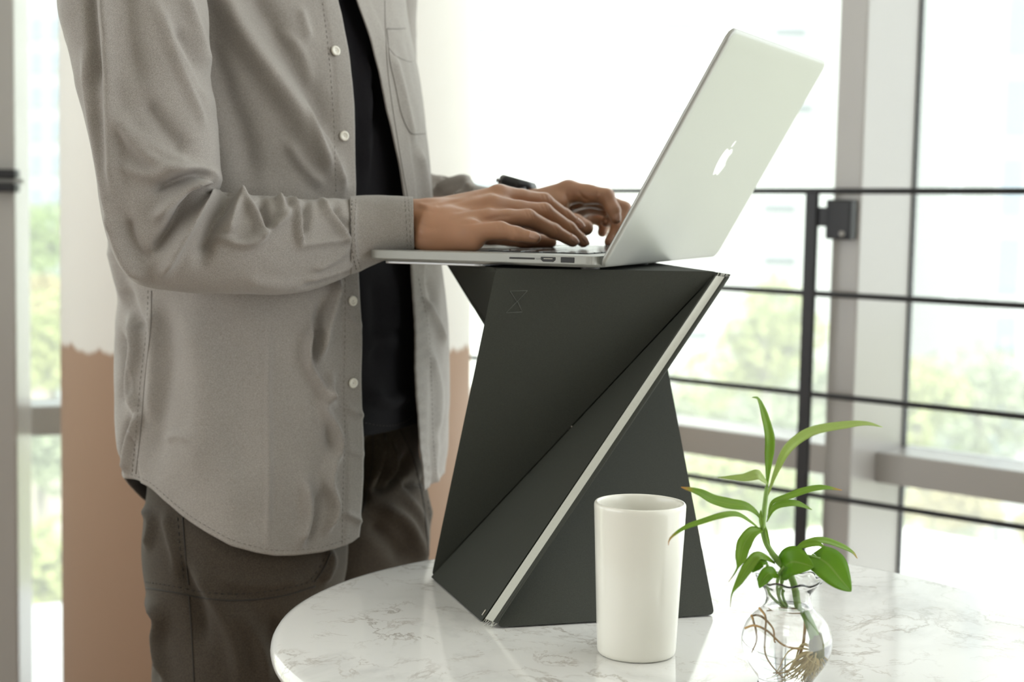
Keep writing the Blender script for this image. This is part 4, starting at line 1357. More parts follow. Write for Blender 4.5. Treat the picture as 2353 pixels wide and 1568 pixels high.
def fn_hair(X):
    d = np.linalg.norm((X - hd0) / np.array([1, 1, 1.05]), axis=-1) - .102
    rel = X - HC
    f_ = rel @ PF; z_ = rel[..., 2]
    cut = np.maximum(f_ - .045 - .25 * np.maximum(z_ - .05, 0) * 3, -z_ - .05 + np.maximum(f_, -.2) * .9)
    return np.maximum(d, cut)


V, F = surface_nets(fn_hair, HC - .15, HC + .17, .006)
V = smooth_mesh(V, F, 3)
V = V + vert_normals(V, F) * (vnoise(V, 45, 3) * .004)[:, None]
mesh('hair', V, F, m_hair, person)
# fingernails
def nail(seg_, side, w=.0052, l=.0098, up=.92):
    """thin curved plate on the back of a fingertip; side = outward direction hint"""
    a, b, ra, rb = seg_[-1]
    t = (b - a) / np.linalg.norm(b - a); n = np.asarray(side, float); n = n - t * (n @ t); n /= np.linalg.norm(n); s = np.cross(t, n)
    V = []
    for i in range(11):
        u = i / 10; along = -l * .62 + l * 1.12 * u
        wv = w * (1 - .10 * u) * math.sqrt(max(0, 1 - max(0, (u - .62) / .38) ** 2.4 * .85)) * (1 if u > .12 else .78 + 1.8 * u)
        rr = np.interp(along, [-np.linalg.norm(b - a), 0, rb], [ra, rb, rb * .55])
        for j in range(9):
            v = (j - 4) / 4 * wv
            hgt = math.sqrt(max(rr * rr - v * v, 0)) * up if abs(v) < rr else 0
            V.append(b + t * along + s * v + n * (hgt + .0006 * (1 - (j - 4) ** 2 / 16)))
    o = mesh('fingernail', V, grid_faces(11, 9), m_nail, person); solidify(o, .0006, 0); return o


cdir = np.array([0, -1., 0])
nail(segR[0], EZ * .55 + cdir * .85, .0044, .0090)
nail(segR[1], EZ * .75 + cdir * .60, .0056, .0112)
nail(segR[2], EZ * .85 + cdir * .45, .0056, .0115)
nail(segR[3], EZ * .85 + cdir * .45, .0054, .0110)
nail(segL[0], np.array([.75, -.55, .35]), .0052, .0105)
nail(segL[1], np.array([.6, -.75, .0]), .0052, .0105)
nail(segL[4], np.array([.45, -.75, .55]), .0062, .0115)

# ---------------------------------------------------------------- clothes: materials
def weave(name, c0, c1, scale, rough=.85, bump=.25, sheen=.15, spec=.25):
    m = mat(name, c0, rough, spec=spec)
    nt = m.node_tree; b = nt.nodes['Principled BSDF']
    b.inputs['Sheen Weight'].default_value = sheen; b.inputs['Sheen Roughness'].default_value = .5
    tc = nt.nodes.new('ShaderNodeTexCoord')
    n = nt.nodes.new('ShaderNodeTexNoise'); n.inputs['Scale'].default_value = scale; n.inputs['Detail'].default_value = 2
    nt.links.new(tc.outputs['Object'], n.inputs['Vector'])
    n2 = nt.nodes.new('ShaderNodeTexNoise'); n2.inputs['Scale'].default_value = 14; n2.inputs['Detail'].default_value = 5
    nt.links.new(tc.outputs['Object'], n2.inputs['Vector'])
    rp = nt.nodes.new('ShaderNodeMapRange'); rp.inputs['From Min'].default_value = .35; rp.inputs['From Max'].default_value = .65
    nt.links.new(n.outputs['Fac'], rp.inputs['Value'])
    mx = nt.nodes.new('ShaderNodeMix'); mx.data_type = 'RGBA'; mx.inputs['A'].default_value = (*c0, 1); mx.inputs['B'].default_value = (*c1, 1)
    nt.links.new(rp.outputs[0], mx.inputs['Factor'])
    m2 = nt.nodes.new('ShaderNodeMix'); m2.data_type = 'RGBA'; m2.blend_type = 'MULTIPLY'; m2.inputs['Factor'].default_value = .25
    r2 = nt.nodes.new('ShaderNodeValToRGB'); r2.color_ramp.elements[0].color = (.6, .6, .6, 1); r2.color_ramp.elements[0].position = .3; r2.color_ramp.elements[1].position = .7
    nt.links.new(n2.outputs['Fac'], r2.inputs[0]); nt.links.new(mx.outputs['Result'], m2.inputs['A']); nt.links.new(r2.outputs[0], m2.inputs['B'])
    nt.links.new(m2.outputs['Result'], b.inputs['Base Color'])
    bp = nt.nodes.new('ShaderNodeBump'); bp.inputs['Strength'].default_value = bump; bp.inputs['Distance'].default_value = .0006
    ad = nt.nodes.new('ShaderNodeMath'); ad.operation = 'ADD'
    n3 = nt.nodes.new('ShaderNodeTexNoise'); n3.inputs['Scale'].default_value = 170; n3.inputs['Detail'].default_value = 3
    nt.links.new(tc.outputs['Object'], n3.inputs['Vector'])
    nt.links.new(n.outputs['Fac'], ad.inputs[0]); nt.links.new(n3.outputs['Fac'], ad.inputs[1])
    nt.links.new(ad.outputs[0], bp.inputs['Height']); nt.links.new(bp.outputs['Normal'], b.inputs['Normal'])
    return m


m_shirt = weave('grey_oxford', (.255, .233, .213), (.385, .355, .328), 1300)
m_tee = weave('black_jersey', (.010, .0092, .011), (.017, .016, .018), 1500, .95, .1, .0, .12)
m_pants = weave('brown_twill', (.040, .031, .022), (.068, .054, .040), 900, .85, .3, .06)
m_stitch = mat('grey_thread', (.19, .172, .158), .8)
m_stitchd = mat('dark_thread', (.022, .018, .014), .8)
m_button = mat('pearl_button', (.78, .75, .66), .22, **{'Coat Weight': .5})

# ---------------------------------------------------------------- shirt body
FOLD_GAIN = 2.0
def zrow(y, Y=1.68): return at(600, y, Y)[2]


def tbl(pts): return np.array([zrow(y) for x, y in pts])[::-1], np.array([x for x, y in pts])[::-1]


T_L = tbl([(165, -330), (185, -150), (200, 0), (210, 300), (222, 405), (234, 514), (257, 604), (273, 690), (262, 751), (262, 880), (266, 996), (272, 1050), (284, 1100), (292, 1165), (312, 1192), (316, 1300)])
T_R = tbl([(915, -330), (925, -150), (940, 0), (960, 100), (975, 200), (988, 320), (995, 410), (1003, 540), (1020, 640), (1030, 780), (1028, 950), (1022, 1100), (1014, 1140), (1012, 1300)])
T_N = tbl([(700, -330), (745, -150), (775, 0), (800, 120), (812, 250), (816, 400), (822, 560), (833, 760), (830, 870), (838, 1000), (835, 1100), (829, 1200), (822, 1240), (821, 1300)])
T_F = tbl([(730, -330), (790, -150), (818, 0), (836, 27), (867, 134), (884, 223), (902, 304), (920, 384), (930, 460), (946, 609), (950, 690), (955, 779), (952, 845), (955, 912), (962, 1024), (971, 1091), (981, 1142), (984, 1300)])
ZT = 1.452
zs = np.linspace(.70, ZT, 80)
A_half = np.interp(zs, [.70, .85, 1.0, 1.15, 1.30, 1.36, 1.41, 1.452], [.208, .205, .198, .195, .198, .195, .160, .085])
NEXP = 2.35
def sec(phi, b, a, f0, z):
    c, s = np.cos(phi), np.sin(phi)
    f = b * np.sign(c) * np.abs(c) ** (2 / NEXP); r = a * np.sign(s) * np.abs(s) ** (2 / NEXP)
    return PC + np.multiply.outer(f + f0, PF) + np.multiply.outer(r, PR) + np.multiply.outer(np.ones_like(phi) * z, EZ)


pg = np.linspace(0, 2 * np.pi, 361)
Bz, Fz, PN, PFz = [], [], [], []
b, f0 = .16, 0.0
for z, a in zip(zs, A_half):
    xl, xr = np.interp(z, *T_L), np.interp(z, *T_R)
    if z > 1.36: b_t = np.interp(z, [1.36, 1.41, 1.452], [Bz[-1] if not len(PN) else Bk, .115, .075]); 
    for it in range(40):
        X = proj(sec(pg, b, a, f0, z))[:, 0]
        w_, m_ = X.max() - X.min(), (X.max() + X.min()) / 2
        f0 += ((xl + xr) / 2 - m_) * 1.7 / FPX * .8 / PF[0]
        b = max(.06, b + ((xr - xl) - w_) * 1.7 / FPX * .45)
    Bk = b if z <= 1.36 else Bk
    if z > 1.36:
        b = np.interp(z, [1.36, 1.41, 1.452], [Bk, .12, .078]); f0 = np.interp(z, [1.36, 1.452], [Fz[-1] if z < 1.37 else f36, -.01])
    if z <= 1.36: f36 = f0
    Bz.append(b); Fz.append(f0)
    ff = np.linspace(-1.0, 1.25, 451)
    X = proj(sec(ff, b, a, f0, z))[:, 0]
    # near edge: on the front, seen from the camera; X falls as phi grows
    i0 = int(np.argmax(X)); 
    ph_n = np.interp(-np.interp(z, *T_N), -X[i0:], ff[i0:]); ph_f = np.interp(-np.interp(z, *T_F), -X[i0:], ff[i0:])
    PN.append(ph_n); PFz.append(ph_f)
def sm(a_, n=2):
    a_ = np.array(a_)
    for _ in range(n): a_[1:-1] = (a_[:-2] + 2 * a_[1:-1] + a_[2:]) / 4
    return a_
Bz, Fz, PN, PFz = sm(Bz), sm(Fz), sm(PN), sm(PFz)
SHR = dict(b=Bz, f0=Fz, pn=PN, pf=PFz)


def shirt_pt(phi, z, grow=0.0):
    z = np.asarray(z, float)
    b = np.interp(z, zs, Bz) + grow; a = np.interp(z, zs, A_half) + grow; f0 = np.interp(z, zs, Fz)
    c, s = np.cos(phi), np.sin(phi)
    f = b * np.sign(c) * np.abs(c) ** (2 / NEXP) + f0; r = a * np.sign(s) * np.abs(s) ** (2 / NEXP)
    return PC + f[:, None] * PF + r[:, None] * PR + z[:, None] * EZ


HEM = [(283, 1098), (290, 1098), (310, 1102), (346, 1122), (382, 1153), (431, 1194), (480, 1225), (533, 1254), (587, 1270), (632, 1278), (676, 1278), (743, 1270), (790, 1256), (815, 1244), (822, 1234)]
hx, hy = np.array(HEM).T
NU, NVv = 460, 300
u = np.linspace(0, 1, NU)
PHS = 2.14                                               # side seam angle on the near side
# start at the near placket edge, round the near side, the back and the far side, to the far placket edge
def phi_of(u_, z):
    return np.interp(z, zs, PN) * (1 - u_) + (2 * np.pi + np.interp(z, zs, PFz)) * u_


zh = np.full(NU, .78)
for it in range(25):
    P = shirt_pt(phi_of(u, zh), zh); Q = proj(P)
    ph_ = phi_of(u, zh)
    tgt = np.interp(Q[:, 0], hx, hy)
    near = ph_ < PHS
    zt_ = zh + (Q[:, 1] - tgt) * P[:, 1] / FPX
    back = .765 + .075 * np.abs((ph_ - 3.35) / 1.21) ** 2.2
    far = np.interp(ph_, [4.56, 4.8, 5.2, 5.7, 6.2], [.845, .835, .812, .802, .792])
    zh = np.where(near, zt_, np.where(ph_ < 4.56, np.minimum(back, .845), far))
zh = np.clip(zh, .72, .87)
zh = sm(zh, 3)
v = np.linspace(0, 1, NVv)
U_, V_ = np.meshgrid(u, v, indexing='ij')
Z = zh[:, None] * (1 - V_) + (ZT) * V_
Zf = Z.ravel(); Uf = U_.ravel()
PHI = phi_of(Uf, Zf)
SV = shirt_pt(PHI, Zf)
SF = grid_faces(NU, NVv)
SFa = np.array(SF)
SN = vert_normals(SV, SFa)
if (SN[len(SN) // 3] @ (SV[len(SN) // 3] - PC) * np.array([1, 1, 0]).sum()) < 0: SFa = SFa[:, ::-1]; SN = -SN
# soft drape: long vertical undulations plus small crumples
ring = np.stack([np.cos(PHI) * 1.0, np.sin(PHI) * 1.0, Zf * 1.1], -1)
drape = .0035 * vnoise(ring, 2.6, 1) + .0015 * vnoise(ring, 6.0, 2) + .0006 * vnoise(SV, 55, 4)
lowr = np.clip((1.02 - Zf) / .2, 0, 1)
drape += lowr * .0035 * np.sin(PHI * 9 + 1.0) * (PHI > 1.9)
SV = SV + SN * drape[:, None]
SV = folds(SV, SN, [
    ([(500, -40), (560, 80), (620, 170), (680, 260), (730, 350), (780, 430)], 26, .0090), ([(560, -40), (640, 80), (720, 220), (770, 330)], 22, -.0050),
    ([(470, 60), (520, 220), (560, 330), (580, 430)], 34, -.0045), ([(700, 240), (720, 330), (745, 400)], 9, .0030), ([(735, 300), (760, 370), (785, 430)], 8, .0030), ([(660, 330), (700, 390), (740, 430)], 12, .0035),
    ([(640, 60), (690, 120), (720, 200)], 12, .0022), ([(690, 20), (710, 90)], 10, .0020),
    ([(775, 640), (760, 700), (745, 760), (735, 820)], 10, .0080), ([(740, 690), (725, 760), (720, 850)], 9, -.0040), ([(715, 740), (705, 820), (735, 890), (765, 930)], 9, .0075),
    ([(760, 860), (745, 930), (770, 1000), (775, 1050)], 10, .0080), ([(740, 900), (752, 960), (760, 1040)], 8, -.0035), ([(770, 1040), (752, 1100), (765, 1160), (748, 1220)], 10, .0070),
    ([(700, 1100), (705, 1180), (690, 1250)], 11, .0060), ([(735, 1130), (725, 1190), (705, 1250)], 8, -.0035), ([(790, 1180), (815, 1192), (830, 1200)], 6, .0020),
    ([(790, 930), (815, 950), (836, 955)], 7, .0018), ([(790, 1030), (815, 1040), (836, 1045)], 8, .0012), ([(795, 730), (815, 745), (830, 750)], 7, .0014),
    ([(618, 760), (616, 900), (618, 1060), (615, 1260)], 7, .0022), ([(430, 720), (470, 850), (460, 1000), (440, 1080)], 40, .0035), ([(380, 700), (390, 820), (370, 960), (350, 1080)], 24, -.0030),
    ([(540, 740), (560, 900), (540, 1100)], 40, -.0025), ([(350, 700), (352, 830), (345, 960)], 12, .0030), ([(300, 720), (312, 800), (300, 880), (318, 960)], 9, .0045), ([(275, 760), (290, 840), (285, 920)], 8, -.0035),
    ([(325, 950), (300, 1020), (292, 1090)], 8, .0045), ([(300, 960), (284, 1030), (276, 1080)], 8, -.0035), ([(375, 1010), (410, 1000), (440, 1010)], 10, .0018), ([(255, 560), (275, 640), (290, 700)], 10, .0030),
    ([(290, 660), (310, 720), (330, 760)], 12, -.0030), ([(900, 120), (925, 220), (950, 330)], 9, .0025), ([(960, 340), (975, 420), (985, 520)], 9, .0030), ([(940, 470), (955, 560), (975, 620)], 9, .0025),
    ([(975, 690), (1000, 740), (1020, 790)], 7, .0035), ([(985, 640), (1000, 700)], 8, -.0025), ([(985, 800), (1005, 900), (1000, 1000)], 10, .0030), ([(1000, 1000), (995, 1080), (1005, 1120)], 8, .0025),
])
# placket bands along both front edges, a hair thicker
Qs = proj(SV)
edge = np.minimum(Uf, 1 - Uf) * (2 * np.pi - .4) * .19
SV = SV + SN * (np.clip((.023 - edge) / .0015, 0, 1) * .0011)[:, None]
band = np.exp(-((edge - .012) / .008) ** 2) * (Uf > .5) * .0012 * np.sin(Zf * 420) * (Zf < 1.02)
SV = SV + SN * band[:, None]
shirt = mesh('shirt', SV, SFa, m_shirt, person); solidify(shirt, .0013, -1)

# ---------------------------------------------------------------- sleeves
def sleeve(rows, name, nth=150, ns=230, dry=.050, fol=(), seed=5, parent=None, cap=False):
    """rows: (outer px x, y, inner px x, y, depth, depth half-width); the two outline points span the section"""
    K = []
    for ax_, ay_, bx_, by_, Y, dh in rows:
        K.append(np.concatenate([at(ax_, ay_, Y), at(bx_, by_, Y), [dh]]))
    K = np.array(K)
    C_ = catmull(np.hstack([(K[:, :3] + K[:, 3:6]) / 2, K]), ns)
    V = []
    th = np.linspace(0, 2 * np.pi, nth, endpoint=False)
    for i in range(ns):
        A_, B_, dh = C_[i, 3:6], C_[i, 6:9], C_[i, 9]
        c_ = (A_ + B_) / 2; h_ = (B_ - A_) / 2
        vd = c_ - CAM; vd /= np.linalg.norm(vd); vd -= h_ * (vd @ h_) / (h_ @ h_); vd /= np.linalg.norm(vd)
        for t in th:
            c2, s2 = math.cos(t), math.sin(t)
            e = 2 / 2.25
            V.append(c_ + h_ * math.copysign(abs(c2) ** e, c2) + vd * dh * math.copysign(abs(s2) ** e, s2))
    V = np.array(V); F = []
    for i in range(ns - 1):
        for k_ in range(nth):
            l_ = (k_ + 1) % nth
            F.append((i * nth + k_, i * nth + l_, (i + 1) * nth + l_, (i + 1) * nth + k_))
    F = np.array(F); N = vert_normals(V, F)
    mid = (ns // 2) * nth
    if N[mid] @ (V[mid] - V[mid:mid + nth].mean(0)) < 0: F = F[:, ::-1]; N = -N
    V = V + N * (.0018 * vnoise(V, 16, seed) + .0009 * vnoise(V, 38, seed + 1) + .0004 * vnoise(V, 90, seed + 2))[:, None]
    V = folds(V, N, fol)
    o = mesh(name, V, F, m_shirt, parent); solidify(o, .0012, -1)
    return o


RS = [(150, -330, 430, -330, 1.600, .055), (139, -150, 462, -170, 1.585, .060), (140, 25, 474, 20, 1.565, .062), (172, 150, 478, 150, 1.556, .061), (202, 280, 496, 265, 1.550, .060), (221, 390, 501, 370, 1.546, .058),
      (240, 500, 500, 422, 1.545, .056), (262, 580, 488, 440, 1.546, .054), (296, 638, 492, 444, 1.548, .052), (350, 664, 515, 446, 1.552, .050), (430, 672, 555, 450, 1.556, .048), (520, 675, 605, 452, 1.562, .047),
      (610, 674, 665, 456, 1.575, .046), (690, 668, 725, 460, 1.594, .043), (760, 650, 770, 458, 1.612, .040), (806, 630, 806, 460, 1.627, .038), (830, 622, 818, 462, 1.632, .037)]
RFOL = [
    ([(486, 432), (455, 450), (420, 490), (380, 545), (345, 590)], 13, -.0075), ([(470, 418), (430, 430), (400, 455), (360, 500)], 12, .0080), ([(500, 440), (462, 478), (430, 530), (395, 590), (370, 630)], 14, .0075),
    ([(480, 405), (440, 402), (400, 415), (350, 440)], 11, -.0060), ([(470, 425), (450, 418), (425, 432)], 5, .0050), ([(478, 430), (455, 432), (430, 446)], 4, -.0045), ([(500, 412), (470, 395), (420, 385), (360, 395)], 14, .0050),
    ([(530, 445), (500, 490), (480, 540), (460, 600)], 16, -.0075), ([(560, 448), (540, 490), (525, 540)], 12, .0050),
    ([(545, 440), (590, 500), (600, 545), (565, 560), (500, 545)], 9, .0050), ([(600, 452), (612, 500), (620, 530)], 9, -.0055), ([(565, 560), (610, 535), (650, 505), (668, 480)], 8, .0048), ([(640, 452), (648, 480), (640, 505)], 9, .0040),
    ([(668, 456), (680, 490), (684, 540), (690, 565)], 7, .0048), ([(700, 460), (705, 500), (700, 540)], 9, -.0045), ([(690, 565), (740, 555), (800, 550)], 8, .0028), ([(740, 458), (750, 490), (775, 520), (800, 560)], 8, .0042), ([(770, 470), (780, 500), (800, 520)], 7, -.0035),
    ([(720, 620), (760, 600), (800, 570)], 8, .0025), ([(700, 640), (760, 625), (810, 605)], 6, .0030), ([(690, 655), (750, 645), (800, 628)], 5, -.0025), ([(560, 640), (640, 655), (720, 650)], 14, .0020),
    ([(270, 250), (300, 310), (360, 370), (440, 400)], 18, .0060), ([(330, 230), (380, 300), (430, 350)], 20, -.0045), ([(285, 380), (330, 400), (400, 410)], 14, .0035), ([(310, 300), (370, 345), (430, 372)], 9, .0025),
    ([(235, -60), (245, 60), (255, 200), (262, 330), (268, 470)], 14, .0055), ([(205, -60), (215, 80), (225, 200)], 12, -.0045), ([(195, 120), (215, 260), (240, 400), (262, 520)], 10, .0040), ([(290, -40), (300, 100), (320, 200)], 24, -.0035),
    ([(350, 0), (390, 80), (440, 170), (480, 250)], 16, .0035), ([(420, -20), (455, 80), (476, 160)], 12, .0035), ([(400, 60), (440, 140), (470, 220)], 14, -.0035), ([(380, 90), (420, 180), (470, 290)], 9, .0025),
    ([(262, 480), (272, 540), (296, 600), (330, 640)], 12, .0050), ([(290, 500), (305, 560), (340, 610)], 14, -.0035),
]
sl_r = sleeve(RS, 'sleeve', fol=RFOL, parent=shirt)
CUFF = [(806, 634, 804, 452, 1.627, .0395), (830, 625, 825, 450, 1.632, .039), (870, 603, 870, 448, 1.635, .038), (910, 590, 910, 448, 1.634, .0375), (952, 581, 949, 449, 1.632, .0365)]
cf_r = sleeve(CUFF, 'cuff', nth=110, ns=60, fol=[([(815, 470), (812, 540), (818, 610)], 5, .0010)], seed=9, parent=shirt)
LS = [(700, -330, 980, -330, 1.97, .055), (720, -40, 960, -40, 2.01, .058), (740, 250, 955, 230, 2.03, .055), (760, 440, 960, 350, 2.03, .052), (800, 560, 985, 392, 2.01, .050), (880, 580, 1020, 402, 1.965, .046), (960, 575, 1058, 412, 1.92, .043), (1040, 572, 1090, 426, 1.87, .040), (1085, 568, 1112, 433, 1.845, .038)]
sl_l = sleeve(LS, 'sleeve', nth=90, ns=120, fol=[([(1000, 440), (1030, 425), (1060, 418), (1085, 425)], 7, .0045), ([(1000, 425), (1030, 410), (1055, 408)], 7, -.0035), ([(1040, 450), (1065, 435), (1090, 432)], 6, .0040), ([(1010, 460), (1050, 440), (1075, 430)], 6, -.0035)], seed=21, parent=shirt)
cf_l = sleeve([(1070, 572, 1088, 424, 1.862, .0415), (1112, 566, 1122, 432, 1.842, .040), (1140, 562, 1146, 437, 1.828, .0385)], 'cuff', nth=90, ns=40, seed=31, parent=shirt)

# ---------------------------------------------------------------- seams, pocket, buttons
def seam(parts, poly, r=.0005, dash=None, m=None, name='stitching', parent=None, lift=.0003):
    V, F = surf_line(parts, poly, r, lift, dash=dash)
    if len(V): mesh(name, V, F, m or m_stitch, parent or shirt)


seam([shirt], [(738, -20), (752, 90), (762, 200), (768, 300), (772, 440)], .00028, .0028)
seam([shirt], [(793, 640), (793, 760), (790, 900), (793, 1000), (789, 1100), (786, 1250)], .00028, .0028)
seam([shirt], [(348, 668), (345, 760), (332, 880), (324, 980), (312, 1090)], .0005)
seam([shirt], [(340, 668), (336, 760), (322, 880), (314, 980), (303, 1090)], .00028, .0028)
seam([shirt], [(300, 1090), (345, 1110), (382, 1142), (431, 1182), (480, 1213), (533, 1241), (587, 1257), (632, 1265), (676, 1265), (743, 1257), (805, 1236)], .00028, .0028)
seam([shirt], [(473, 0), (476, 110), (477, 228)], .0007)
seam([cf_r], [(809, 460), (806, 520), (810, 580), (820, 622)], .0005, .003); seam([cf_r], [(818, 458), (815, 520), (818, 580), (829, 618)], .00028, .0026)
seam([cf_r], [(938, 454), (941, 500), (943, 540), (944, 574)], .00028, .0026); seam([cf_r], [(930, 453), (933, 500), (935, 540), (936, 575)], .0003, .003)
seam([shirt], [(884, 0), (886, 70), (893, 180), (915, 330), (938, 460)], .0005)
seam([shirt], [(962, 640), (985, 760), (992, 900), (995, 1000), (1003, 1090)], .00028, .0028)
# chest pocket on the far front
Pp = [(889, 66), (953, 62), (962, 130), (972, 220), (978, 306)]
seam([shirt], [(889, 66), (920, 66), (953, 63)], .0006, name='pocket_edge')
seam([shirt], [(889, 66), (896, 140), (907, 190), (922, 260), (938, 298), (950, 308), (978, 307)], .0006, name='pocket_edge')
seam([shirt], [(893, 110), (912, 130), (946, 142), (960, 128)], .0004, name='pocket_flap_seam')


def on_surf(o, x, y):
    d = Vector(ray(x, y)).normalized()
    t = BVHTree.FromPolygons([w.co for w in o.data.vertices], [p.vertices for p in o.data.polygons])
    h = t.ray_cast(Vector(CAM - OFF[o.name]), d)
    n = np.array(h[1]); n = -n if n @ np.array(d) > 0 else n
    return np.array(h[0]) + OFF[o.name], n


def button(x, y, r=.0052):
    p, n = on_surf(shirt, x, y)
    a = np.cross(n, EZ); a /= np.linalg.norm(a); b = np.cross(n, a)
    prof_ = [(.0005, .0022), (.0022, .0020), (.0030, .0030), (.0046, .0030), (.0052, .0022), (.0052, .0010), (.0046, .0002)]
    V, F = [], []
    for rr, hh_ in prof_:
        for k_ in range(28):
            t = 2 * math.pi * k_ / 28; V.append(p + a * rr * r / .0052 * math.cos(t) + b * rr * r / .0052 * math.sin(t) + n * (hh_ + .0006))
    for i in range(len(prof_) - 1):
        for k_ in range(28): F.append((i * 28 + k_, i * 28 + (k_ + 1) % 28, (i + 1) * 28 + (k_ + 1) % 28, (i + 1) * 28 + k_))
    o = mesh('button', V, F, m_button, shirt)
    return o


for x, y in ((769, 118), (789, 313), (808, 692), (809, 880)): button(x, y)

# ---------------------------------------------------------------- T-shirt
zt = np.linspace(.925, 1.452, 120)
pt_ = np.linspace(0, 2 * np.pi, 160, endpoint=False)
PHg, Zg = np.meshgrid(pt_, zt, indexing='ij')
hemz = zrow(985, 1.72)
Zg = hemz + (Zg - zt[0]) * (1.452 - hemz) / (1.452 - zt[0])
TV = shirt_pt(PHg.ravel(), Zg.ravel(), -.019)
TF = np.array(grid_faces(160, 120, True)); TN = vert_normals(TV, TF)
if TN[60] @ (TV[60] - PC - EZ * TV[60][2]) < 0: TF = TF[:, ::-1]; TN = -TN
TV = TV + TN * (.002 * vnoise(TV, 12, 41) + .001 * vnoise(TV, 30, 42))[:, None]
TV = folds(TV, TN, [([(820, -30), (835, 120), (838, 280), (835, 430)], 9, .0050), ([(850, 60), (860, 180), (870, 300)], 12, -.0040), ([(845, 900), (890, 925), (940, 905)], 14, .0040), ([(850, 800), (880, 780), (920, 790)], 14, .0025), ([(905, 640), (915, 760)], 10, .0025), ([(860, 640), (868, 740), (862, 850)], 14, -.0025)])
TV = TV + TN * (np.clip((hemz + .024 - Zg.ravel()) / .002, 0, 1) * .0016)[:, None]
tee = mesh('t_shirt', TV, TF, m_tee, person); solidify(tee, .0012, -1)
seam([tee], [(838, 972), (870, 978), (905, 978), (935, 968), (950, 955)], .0004, .003, m_stitchd, parent=tee)

# ---------------------------------------------------------------- trousers and shoes
hipN = at(565, 1330, 1.715); hipF = at(895, 1330, 1.885)
def fn_p(X):
    waist = None
    W0 = tp(-.005, 0, .985)
    for r_, z_, ra in ((.06, .985, .105), (-.06, .985, .105)):
        d = cone_d(X, tp(-.012, r_, z_), tp(-.02, r_ * 1.3, .86), .112, .115)
        waist = d if waist is None else smin(waist, d, .05)
    return waist


LEGS = []
for s, (hx_, ) in enumerate([(0,), (1,)]):
    sg = 1 if s == 0 else -1
    LEGS.append([(tp(.003, sg * .085, .88), .100), (tp(.014, sg * .098, .74), .104), (tp(.02, sg * .105, .60), .094), (tp(.022, sg * .108, .46), .083), (tp(.0, sg * .112, .28), .074), (tp(-.01, sg * .112, .055), .070)])


def fn_pants(X):
    d = None
    for r_ in (.055, -.055):
        e = cone_d(X, tp(.004, r_, .99), tp(.003, r_ * 1.4, .88), .092, .104)
        d = e if d is None else smin(d, e, .05)
    legs = []
    for lg in LEGS:
        g_ = None
        for i in range(len(lg) - 1):
            e = cone_d(X, lg[i][0], lg[i + 1][0], lg[i][1], lg[i + 1][1]); g_ = e if g_ is None else smin(g_, e, .02)
        legs.append(g_)
    l2 = smin(legs[0], legs[1], .008)
    d = smin(d, l2, .02)
    d = np.maximum(d, .045 - X[..., 2]); d = np.maximum(d, X[..., 2] - 1.0)
    return d


pts_ = np.array([p for lg in LEGS for p, r in lg] + [tp(0, .2, 1.02), tp(0, -.2, 1.02)])
V, F = surface_nets(fn_pants, pts_.min(0) - .14, pts_.max(0) + .14, .0042)
V = smooth_mesh(V, F, 3); N = vert_normals(V, F)
V = V + N * (.0035 * vnoise(V * np.array([1, 1, .5]), 14, 51) + .0016 * vnoise(V, 34, 52))[:, None]
V = folds(V, N, [
    ([(440, 1300), (500, 1380), (540, 1470), (560, 1568)], 22, .0050), ([(400, 1280), (450, 1380), (470, 1480)], 20, -.0045), ([(540, 1390), (590, 1470), (620, 1560)], 18, .0045), ([(340, 1380), (372, 1420), (365, 1480), (380, 1560)], 11, .0060), ([(350, 1430), (356, 1500), (365, 1560)], 9, -.0040),
    ([(500, 1330), (600, 1345), (700, 1330)], 16, .0030), ([(380, 1180), (400, 1260), (405, 1330)], 12, .0030), ([(330, 1170), (350, 1200), (340, 1260)], 9, .0035), ([(620, 1420), (640, 1500), (640, 1568)], 18, -.0035), ([(740, 1250), (760, 1290), (740, 1340)], 10, .0035),
    ([(878, 1000), (870, 1060), (850, 1110)], 7, .0050), ([(890, 1010), (888, 1070), (870, 1120)], 5, -.0040), ([(900, 1020), (900, 1080), (885, 1120)], 6, .0045), ([(850, 1130), (890, 1115), (925, 1085), (940, 1040)], 10, -.0045), ([(930, 1120), (960, 1105), (985, 1110)], 12, -.0045),
    ([(870, 1160), (930, 1200), (960, 1260), (970, 1300)], 14, .0055), ([(930, 1140), (965, 1190), (975, 1260)], 10, .0030), ([(850, 1200), (900, 1250), (930, 1290)], 18, -.0040), ([(985, 1160), (1000, 1220), (990, 1280)], 8, .0010), ([(850, 1000), (846, 1080), (836, 1160)], 8, -.0060),
])
pants = mesh('trousers', V, F, m_pants, person)
for pl, d_ in (([(420, 1190), (425, 1260), (432, 1330), (434, 1345)], None), ([(408, 1190), (414, 1260), (422, 1330)], .0034), ([(434, 1368), (440, 1450), (446, 1568)], None),
               ([(335, 1338), (400, 1348), (460, 1360), (540, 1366), (640, 1356), (722, 1336)], .0034), ([(335, 1352), (400, 1362), (460, 1374), (540, 1381), (640, 1372), (725, 1348)], None),
               ([(722, 1338), (745, 1305), (760, 1270)], None), ([(715, 1332), (738, 1300), (752, 1268)], .0034),
               ([(920, 990), (945, 1040), (962, 1100), (974, 1160), (980, 1220), (986, 1282)], None), ([(984, 1150), (992, 1220), (996, 1280)], .0034), ([(856, 990), (856, 1060), (842, 1140), (832, 1180)], None)):
    seam([pants], pl, .0008 if not d_ else .0005, d_, m_stitchd, 'seam', pants, .0003)
m_shoe = mat('dark_leather', (.03, .026, .022), .4); m_sole = mat('sole_rubber', (.5, .48, .44), .7)
